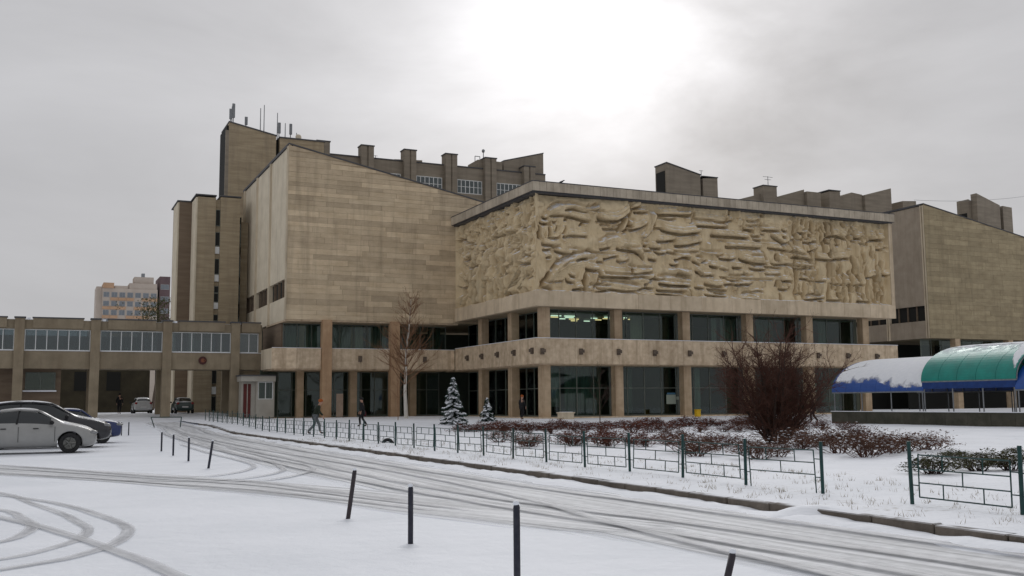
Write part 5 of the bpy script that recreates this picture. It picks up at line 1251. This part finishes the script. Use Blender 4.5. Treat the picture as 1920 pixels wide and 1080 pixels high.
# ------------------------------------------------------------------ cars
M_tyre = mat('tyre_rubber', (.018, .018, .019), (.03, .03, .03), scale=8, rough=.85); M_rim = mat('alloy_rim', (.12, .12, .11), (.2, .2, .19), scale=6, rough=.4, metal=.6)
M_carglass = mat('car_glass', (.02, .024, .026), rough=.06, spec=.6); M_trim = mat('black_trim', (.015, .015, .016), rough=.6)
M_lens = mat('lamp_lens', (.13, .135, .14), (.3, .3, .3), scale=12, rough=.15, spec=.6); M_tail = mat('tail_lens', (.25, .012, .01), rough=.2, spec=.6); M_plate = mat('number_plate', (.6, .6, .58), rough=.5)
def bake(o, mods):
    dg = bpy.context.evaluated_depsgraph_get(); me = bpy.data.meshes.new_from_object(o.evaluated_get(dg)); return me
def car(name, label, st, wheels, paint, glass_x, loc, rz, wr=.32, sc=1.0):
    """st: stations (x, half width, bottom z, shoulder z, top z, roof half width), x from tail to nose"""
    def mid_station(a, b, t=.5):
        for q in range(len(st) - 1):
            if st[q][0] < (a + b) / 2 < st[q + 1][0]: return [*st[:q + 1], tuple(u + (w_ - u) * t for u, w_ in zip(st[q], st[q + 1])), *st[q + 1:]], st[q][0] + (st[q + 1][0] - st[q][0]) * t
    st, s_hi = mid_station(glass_x[2], glass_x[3], .52); st, s_lo = mid_station(glass_x[0], glass_x[1], .55)
    T_ = thing(name, label, 'car', (0, 0, 0), 'parked cars'); n = len(st); v = []; f = []; mi = []
    for x, hw, zb, zs, zt, rw in st:
        half = [(0, zb), (hw * .86, zb), (hw * .985, zb + .14), (hw, (zb + zs) * .5 + .08), (hw * .965, zs), (rw, zt - .05), (rw * .62, zt), (0, zt + .012)]
        ring = half + [(-p, q) for p, q in half[-2:0:-1]]
        v += [(x, -p, q) for p, q in ring]
    R = 14; g0, g1, g2, g3 = glass_x
    for i in range(n - 1):
        xm = (st[i][0] + st[i + 1][0]) / 2
        for k in range(R):
            a, b = i * R + k, i * R + (k + 1) % R; f.append((a, b, b + R, a + R)); mt = 0
            if g0 < xm < g3:
                if k in (4, 9): mt = 1 if s_lo - .01 < xm < s_hi else 0
                elif k in (5, 6, 7, 8) and xm > g2: mt = 2
                elif k in (5, 6, 7, 8) and xm < g1: mt = 3
            mi.append(mt)
    f.append(tuple(range(R - 1, -1, -1))); mi.append(0); f.append(tuple((n - 1) * R + k for k in range(R))); mi.append(0)
    o = mesh_obj('tmp', v, f, [paint, M_carglass, M_carglass, M_carglass, M_trim], None, True, mi)
    sd = o.modifiers.new('s', 'SUBSURF'); sd.levels = 2; sd.render_levels = 2
    me = bake(o, None); o.modifiers.clear(); o.data = me
    cut = MB()
    for x in wheels: cut.tube((x, -2, wr), (x, 2, wr), wr + .055, wr + .055, 28)
    c = cut.build('cutter', M_trim); bo = o.modifiers.new('b', 'BOOLEAN'); bo.object = c; bo.operation = 'DIFFERENCE'; bo.solver = 'EXACT'; bo.material_mode = 'TRANSFER'
    me2 = bake(o, None); bpy.data.objects.remove(c); bpy.data.objects.remove(o)
    vs = [tuple(x.co) for x in me2.vertices]; mats = list(me2.materials)
    groups = {}
    bp = (g1 + g2) / 2
    for p in me2.polygons:
        k = min(p.material_index, 4); c_ = p.center
        nm = mats[p.material_index].name if p.material_index < len(mats) else ''
        if k in (1,): key = ('side_window', c_.y > 0, c_.x > bp)
        elif k == 2: key = ('windscreen',)
        elif k == 3: key = ('rear_window',)
        else: key = ('body',)
        groups.setdefault(key, []).append((tuple(p.vertices), 1 if nm.startswith('black_trim') or p.material_index > 3 else 0))
    for key in [k for k in groups if k[0] != 'body']:          # keep each pane one connected piece
        fl = groups[key]; par = {}
        def fd(a):
            while par.setdefault(a, a) != a: a = par[a]
            return a
        for vi, _ in fl:
            for i in vi[1:]: par[fd(i)] = fd(vi[0])
        cnt = {}
        for vi, _ in fl: cnt[fd(vi[0])] = cnt.get(fd(vi[0]), 0) + 1
        big = max(cnt, key=cnt.get); keep = [q for q in fl if fd(q[0][0]) == big]
        groups.setdefault(('body',), []).extend((q[0], 1) for q in fl if fd(q[0][0]) != big); groups[key] = keep
    body = None
    for key, fl in groups.items():
        rm = {}; nv = []; nf = []
        for vi, _ in fl:
            q = []
            for i in vi:
                if i not in rm: rm[i] = len(nv); nv.append(vs[i])
                q.append(rm[i])
            nf.append(tuple(q))
        ob = mesh_obj(key[0], nv, nf, [paint, M_trim] if key[0] == 'body' else M_carglass, T_, True, [t for _, t in fl] if key[0] == 'body' else None)
        if key[0] == 'body': body = ob
    S = {round(s[0], 3): s for s in st}
    # roof rails / pillars following the window line
    for sy in (-1, 1):
        L_ = [s for s in st if g0 - .01 <= s[0] <= g3 + .01]; rl = MB()
        for s0, s1 in zip(L_[:-1], L_[1:]):
            P0 = (s0[0], sy * s0[5] * .985, s0[4] - .075); P1 = (s1[0], sy * s1[5] * .985, s1[4] - .075); rl.tube(P0, P1, .035, .035, 6)
        rl.build('roof_rail', paint, T_, True)
        mid = min(st, key=lambda s: abs(s[0] - bp)); pl = MB().tube((bp - .05, sy * (mid[1] * .95), mid[3]), (bp + .02, sy * mid[5] * .95, mid[4] - .09), .03, .03, 5); pl.build('pillar', M_trim, T_)
        mx = g3 - .32; ms = min(st, key=lambda s: abs(s[0] - mx)); MB().ell((mx - .02, sy * (ms[1] + .1), ms[3] + .07), (.07, .11, .075)).build('mirror', M_trim, T_, True)
        for xx in (bp - .5, bp + .42): bevel(MB().box(xx, xx + .16, sy * (ms[1] + .002), sy * (ms[1] + .02), ms[3] - .13, ms[3] - .10).build('door_handle', M_trim, T_), .004)
        for xx in (bp, g3 - .25): 
            MB().box(xx, xx + .012, min(sy * ms[1] * .985, sy * (ms[1] + .004)), max(sy * ms[1] * .985, sy * (ms[1] + .004)), .38, ms[3] - .06).build('door_seam', M_trim, T_)
        nose = st[-2]; e = MB().ell((nose[0] - .07, sy * nose[1] * .80, nose[3] - .055), (.21, .15, .075), 12, 8); e.build('headlight', M_lens, T_, True)
        tl = st[1]; MB().ell((tl[0] + .04, sy * tl[1] * .82, tl[3] - .06), (.14, .14, .12), 10, 7).build('tail_light', M_tail, T_, True)
        for x in wheels:
            yw = sy * (st[len(st) // 2][1] - .11); tb = MB(); nn = 28
            prof = [(.09, wr * .62), (.105, wr * .8), (.1, wr * .93), (.075, wr), (-.075, wr), (-.1, wr * .93), (-.105, wr * .62)]
            vv = []; ff = []
            for i in range(nn):
                a = 6.2832 * i / nn
                for py, pr in prof: vv.append((x + pr * math.cos(a), yw + sy * py, wr + pr * math.sin(a)))
            m_ = len(prof)
            for i in range(nn):
                for k in range(m_ - 1): a_, b_ = i * m_ + k, ((i + 1) % nn) * m_ + k; ff.append((a_, b_, b_ + 1, a_ + 1))
            wl = mesh_obj('wheel', vv, ff, M_tyre, T_, True)
            rm_ = MB().tube((x, yw + sy * .03, wr), (x, yw + sy * .05, wr), wr * .62, wr * .60, 24)
            for k in range(5):
                a = 6.283 * k / 5; rm_.tube((x, yw + sy * .075, wr), (x + wr * .58 * math.cos(a), yw + sy * .085, wr + wr * .58 * math.sin(a)), .05, .035, 5)
            rm_.build('rim', M_rim, wl)
    bevel(MB().box(-.035 + st[0][0], st[0][0] + .02, -.26, .26, .52, .64).build('number_plate', M_plate, T_), .004)
    nz = st[-1]; MB().ell((nz[0] - .10, 0, .40), (.13, nz[1] * .8, .07), 12, 6).build('grille', M_trim, T_, True)
    T_.location = loc; T_.rotation_euler.z = rz; T_.scale = (sc, sc, sc); return T_
SEDAN = [(0, .60, .36, .80, .86, .46), (.07, .76, .27, .93, .98, .58), (.35, .83, .21, .98, 1.03, .68), (.95, .865, .19, .97, 1.07, .68), (1.65, .88, .18, .955, 1.40, .57), (2.25, .885, .18, .94, 1.455, .58), (2.8, .885, .18, .925, 1.42, .58), (3.5, .88, .18, .90, 1.0, .68), (4.05, .86, .18, .83, .90, .66), (4.42, .78, .2, .70, .76, .58), (4.56, .6, .3, .56, .62, .44)]
SUV = [(0, .66, .42, .98, 1.08, .52), (.07, .82, .34, 1.12, 1.35, .60), (.5, .89, .28, 1.12, 1.62, .64), (1.2, .91, .26, 1.11, 1.71, .66), (1.9, .915, .26, 1.09, 1.72, .66), (2.55, .915, .26, 1.07, 1.66, .65), (3.35, .91, .26, 1.05, 1.16, .72), (4.0, .90, .26, .98, 1.05, .72), (4.4, .84, .28, .86, .93, .66), (4.6, .68, .4, .68, .74, .5)]
BOXY = [(0, .64, .38, .86, .92, .56), (.06, .74, .3, .95, 1.0, .62), (.5, .79, .24, .96, 1.02, .66), (.95, .81, .22, .95, 1.05, .66), (1.45, .82, .22, .94, 1.38, .57), (2.0, .82, .22, .93, 1.43, .58), (2.55, .82, .22, .92, 1.40, .58), (3.05, .815, .22, .92, 1.0, .66), (3.6, .80, .22, .88, .95, .66), (4.0, .76, .24, .80, .87, .64), (4.1, .68, .34, .68, .74, .56)]
HATCH = [(0, .62, .40, .90, 1.0, .52), (.06, .76, .30, .98, 1.14, .56), (.30, .81, .24, .97, 1.34, .55), (.85, .83, .22, .96, 1.44, .57), (1.5, .84, .22, .95, 1.47, .58), (2.1, .84, .22, .94, 1.42, .58), (2.8, .83, .22, .92, 1.02, .66), (3.4, .81, .22, .86, .93, .64), (3.75, .74, .24, .74, .8, .58), (3.88, .6, .34, .6, .66, .46)]
def paintm(name, c, snow, rough=.32, metal=.0): return mat(name, c, tuple(x * .9 for x in c), scale=4, rough=rough, spec=.4, metal=metal, coat=.35, snow=snow)
car('parked_car', 'silver saloon car parked nearest the road tracks, grey alloy front wheel showing', SEDAN, (.86, 3.72), paintm('silver_paint', (.33, .33, .32), (.8, .98, .35), .35, .3), (.9, 1.7, 2.75, 3.52), (-2.95, 39.0, gz(0, 39)), 0, .32, 1.07)
car('parked_car', 'dark sport utility car with pale snowy roof behind the silver saloon', SUV, (.9, 3.72), paintm('dark_paint', (.028, .028, .032), (.86, .97, .75), .22), (.05, .55, 2.5, 3.37), (-2.2, 43.4, gz(0, 43)), 0, .35, 1.06)
car('parked_car', 'dark blue saloon car with snow on bonnet, farthest in the row of parked cars', BOXY, (.8, 3.35), paintm('blue_paint', (.02, .035, .12), (.88, .98, .75), .25), (.9, 1.5, 2.5, 3.1), (-1.0, 48.0, gz(0, 48)), 0, .3, 1.06)
car('parked_car', 'light silver hatchback seen from behind under the gallery', HATCH, (.7, 3.1), paintm('pale_silver_paint', (.5, .5, .49), (.8, .98, .5), .35, .2), (.1, .35, 2.05, 2.82), (8.72, 98.5, gz(8, 98)), math.pi / 2, .3)
car('parked_car', 'dark green car with snow on its rear window near the green fence', BOXY, (.8, 3.35), paintm('dark_green_paint', (.018, .04, .032), (.8, .97, .6), .3), (.9, 1.5, 2.5, 3.1), (11.7, 93.2, gz(11, 93)), math.pi / 2, .3)

# ------------------------------------------------------------------ people
M_skin = mat('skin', (.42, .25, .18), rough=.7)
def skinmesh(name, V, E, m, parent, lv=1):
    """V: (co, radius); grown with the Skin modifier and baked"""
    me = bpy.data.meshes.new('t'); me.from_pydata([tuple(p) for p, r in V], E, []); o = bpy.data.objects.new('t', me); COL.objects.link(o)
    sk = o.modifiers.new('k', 'SKIN'); sk.use_smooth_shade = True
    lay = me.skin_vertices[0].data if len(me.skin_vertices) else None
    for i, (p, r) in enumerate(V):
        lay[i].radius = (r, r) if isinstance(r, float) else r; lay[i].use_root = (i == 0)
    s = o.modifiers.new('s', 'SUBSURF'); s.levels = lv; s.render_levels = lv
    m2 = bake(o, None); bpy.data.objects.remove(o); bpy.data.meshes.remove(me)
    m2.materials.clear(); m2.materials.append(m); m2.polygons.foreach_set('use_smooth', [True] * len(m2.polygons))
    ob = bpy.data.objects.new(name, m2); COL.objects.link(ob); ob.parent = parent; return ob
def person(label, x, y, z, heading, H, jacket, trousers, hat, stride=.25, lean=.0, bag=None, group=None):
    T_ = thing('person', label, 'person', (0, 0, 0), group); k = H / 1.75; V3 = lambda a, b, c: Vector((a * k, b * k, c * k))
    ln = lean
    hip = V3(0, 0, .92); ch = V3(.30 * ln, 0, 1.28); nk = V3(.5 * ln, 0, 1.48); hd = V3(.62 * ln + .02, 0, 1.63)
    J = {}
    for s, sg in (('l', 1), ('r', -1)):
        ph = sg
        J['hip' + s] = V3(0, .09 * sg, .88); J['kn' + s] = V3(.10 + .5 * stride * ph * .6, .10 * sg, .50); J['an' + s] = V3(stride * ph * .9 - .06, .10 * sg, .09); J['to' + s] = V3(stride * ph * .9 + .12, .11 * sg, .035)
        J['sh' + s] = ch + V3(.1 * ln, .18 * sg, .13); J['el' + s] = ch + V3(.05 * ln - .2 * stride * ph * 1.2, .24 * sg, -.14); J['wr' + s] = ch + V3(.12 - .45 * stride * ph * 1.2, .23 * sg, -.36)
    V = [(hip, .12 * k), (ch, .13 * k), (nk, .055 * k), (hd - V3(0, 0, .05), .075 * k), (hd + V3(0, 0, .06), .085 * k)]; E = [(0, 1), (1, 2), (2, 3), (3, 4)]
    def add(p, r, c): V.append((p, r * k)); E.append((c, len(V) - 1)); return len(V) - 1
    add(hd + V3(.105, 0, -.01), .014, 3)
    for s, sg in (('l', 1), ('r', -1)):
        a = add(J['hip' + s], .085, 0); a = add(J['kn' + s], .055, a); a = add(J['an' + s], .038, a); add(J['to' + s], .035, a)
        a = add(J['sh' + s], .055, 1); a = add(J['el' + s], .042, a); a = add(J['wr' + s], .027, a); pm = J['wr' + s] + V3(.02, 0, -.08); a = add(pm, .03, a)
        for q, (dx, L) in enumerate(((.03, .07), (.012, .085), (-.006, .08), (-.024, .065))):
            b = add(pm + V3(dx, -.006 * sg, -.045), .0095, a); add(pm + V3(dx + .008, -.016 * sg, -.045 - L * .7), .008, b)
        b = add(pm + V3(.04, -.02 * sg, .0), .011, a); add(pm + V3(.055, -.03 * sg, -.04), .009, b)
        add(hd + V3(0, .085 * sg, 0), .02, 3)
    skinmesh('body', V, E, M_skin, T_)
    V = [(hip - V3(0, 0, .06), .165 * k), (hip + V3(.05 * ln, 0, .15), .15 * k), (ch, .165 * k), (nk - V3(0, 0, .03), .085 * k)]; E = [(0, 1), (1, 2), (2, 3)]
    for s in 'lr':
        a = add(J['sh' + s], .085, 2); a = add(J['el' + s], .066, a); add(J['wr' + s] + V3(0, 0, .02), .048, a)
    skinmesh('jacket', V, E, jacket, T_)
    V = [(hip - V3(0, 0, .02), .14 * k)]; E = []
    for s in 'lr':
        a = add(J['hip' + s], .105, 0); a = add(J['kn' + s], .075, a); add(J['an' + s] + V3(0, 0, .02), .062, a)
    skinmesh('trousers', V, E, trousers, T_)
    for s in 'lr':
        V = [(J['an' + s], .05 * k)]; E = []; add(J['to' + s], .045, 0); skinmesh('shoe', V, E, M_trim, T_)
    c = hd + V3(-.01, 0, .075); MB().ell(c, (.125 * k, .115 * k, .10 * k), 12, 8).build('hat', hat, T_, True)
    for sg in (1, -1): MB().ell(hd + V3(.078, .032 * sg, .012), (.012 * k, .012 * k, .010 * k), 6, 5).build('eye', M_trim, T_)
    MB().ell(hd + V3(.078, 0, -.062), (.014 * k, .028 * k, .007 * k), 6, 5).build('mouth', M_tail, T_)
    if bag: bevel(MB().box(*(q * k for q in (-.14, .16, -.36, -.24, .62, .92))).build('bag', bag, T_), .03)
    T_.location = (x, y, z); T_.rotation_euler.z = heading; return T_
J_green = mat('dark_green_cloth', (.016, .022, .014), (.026, .034, .022), scale=9, rough=.95); J_black = mat('black_cloth', (.012, .012, .013), (.02, .02, .022), scale=9, rough=.95); J_grey = mat('grey_cloth', (.11, .12, .125), (.15, .16, .165), scale=9, rough=.95)
H_or = mat('orange_wool', (.32, .085, .02), rough=.95); H_bk = mat('dark_wool', (.02, .018, .018), rough=.95); B_red = mat('dark_red_cloth', (.09, .02, .025), rough=.9)
person('person in orange hat, dark jacket and grey trousers walking bent forward behind the fence', 12.5, 50.2, lz(12.5, 50), -.35, 1.68, J_green, J_grey, H_or, .34, .42)
person('person in all dark clothes carrying a dark red bag on the snow beyond the fence', 17.9, 60.2, lz(18, 60), 2.6, 1.72, J_black, J_black, H_bk, .2, .1, B_red)
person('person in dark clothes standing before the ground floor windows near the hedge', 31.5, 66.3, lz(31, 66), .4, 1.72, J_black, J_black, H_or, .08, .05)
person('person in dark clothes walking by the end of the snowy canopy', 45.2, 51.5, lz(45, 51), 2.2, 1.78, J_black, J_black, H_bk, .2, .1)
person('person in dark clothes in the shade of the gallery passage', 6.45, 95.5, gz(6, 95), 1.3, 1.76, J_black, J_black, H_bk, .15, .05)

# ------------------------------------------------------------------ small things
x, y = 46.6, 66.2; z = lz(x, y)
T_ = thing('litter_bin', 'small yellow litter bin before a column of the relief hall', 'bin', (x, y, z)); M_yel = mat('yellow_plastic', (.62, .38, .01), (.7, .45, .02), scale=5, rough=.5)
b_ = MB(); b_.prism([(x - .20, y - .16), (x + .20, y - .16), (x + .20, y + .16), (x - .20, y + .16)], 'z', z - .02, z + .5); bevel(b_.build('bin_body', M_yel, T_), .03); bevel(MB().box(x - .23, x + .23, y - .19, y + .19, z + .502, z + .56).build('bin_lid', M_yel, T_), .02)
x, y = 34.9, 66.0; z = lz(x, y)
T_ = thing('planter_box', 'pale concrete planter box by the corner column of the relief hall', 'planter', (x, y, z)); MB().box(x - .52, x + .52, y - .3, y + .3, z - .05, z + .40).build('box', M_concrete, T_); MB().box(x - .58, x + .58, y - .36, y + .36, z + .401, z + .48).build('rim', M_concrete, T_); box('snow_fill', M_snowcap, T_, x - .45, x + .45, y - .25, y + .25, z + .481, z + .51)
T_ = thing('notice_sheet', 'pale green notice with blue heading fixed inside the ground floor glazing', 'notice', (46.6, 69.7, 1.3)); M_paper = mat('pale_paper', (.38, .44, .38), rough=.8); M_blueink = mat('blue_print', (.08, .2, .32), rough=.8)
box('sheet', M_paper, T_, 46.1, 47.0, 69.74, 69.76, 1.35, 2.1); box('heading', M_blueink, T_, 46.15, 46.95, 69.725, 69.738, 2.12, 2.26); MB().box(47.06, 47.3, 69.74, 69.76, 1.7, 1.95).build('small_sheet', M_paper, T_)
x, y = 22.6, 82.6; z = lz(x, y)
T_ = thing('notice_board', 'pinkish free-standing board behind the rust-coloured column', 'board', (x, y, z)); M_pink = mat('pinkish_board', (.26, .19, .14), (.33, .25, .19), scale=2, rough=.9); box('board', M_pink, T_, x - .28, x + .28, y - .04, y + .04, z - .02, z + 1.95); box('foot', M_metal, T_, x - .32, x + .32, y - .2, y + .2, z - .03, z - .021 + .05)
# half-buried old tyre by the fence
x, y = 11.95, 36.9; z = lz(x, y); v = []; f = []; n1, n2 = 26, 10
for i in range(n1):
    a = 6.2832 * i / n1
    for j in range(n2):
        b = 6.2832 * j / n2; r = .19 + .065 * math.cos(b); v.append((x + r * math.cos(a), y + .09 * math.sin(b), z - .07 + r * math.sin(a)))
f = [(i * n2 + j, ((i + 1) % n1) * n2 + j, ((i + 1) % n1) * n2 + (j + 1) % n2, i * n2 + (j + 1) % n2) for i in range(n1) for j in range(n2)]
tag(mesh_obj('old_tyre', v, f, M_tyre, None, True), 'black old tyre half buried in the snow behind the fence', 'tyre')
# bird on the cornice
x, y, z = 35.6, YA + .15, 18.12; T_ = thing('crow', 'black bird perched on the cornice of the relief hall near its corner', 'bird', (x, y, z)); M_crow = mat('black_feather', (.012, .012, .015), rough=.7)
V = [(Vector((x, y, z + .17)), .075), (Vector((x + .12, y, z + .23)), .07), (Vector((x + .2, y, z + .3)), .04), (Vector((x + .26, y, z + .33)), .042), (Vector((x + .33, y, z + .325)), .012), (Vector((x - .12, y, z + .12)), .045), (Vector((x - .27, y, z + .07)), (.012, .035))]
ob = skinmesh('body', [(p - Vector((x, y, z)), r) for p, r in V], [(0, 1), (1, 2), (2, 3), (3, 4), (0, 5), (5, 6)], M_crow, T_, 2)
for s in (-.03, .03): MB().tube((x + .02, y + s, z - .002), (x + .02, y + s, z + .13), .009, .009, 5).build('leg', M_crow, T_)
# overhead cable
cb = MB(); P0, P1 = Vector((127, 119, 33.5)), Vector((175, 122, 41)); pr = None
for i in range(25):
    t = i / 24; p = P0.lerp(P1, t) - Vector((0, 0, 1.3 * 4 * t * (1 - t)))
    if pr is not None: cb.tube(pr, p, .03, .03, 4, False)
    pr = p
tag(cb.build('overhead_cable', M_metal), 'thin overhead cable rising from the roofs against the sky', 'cable')
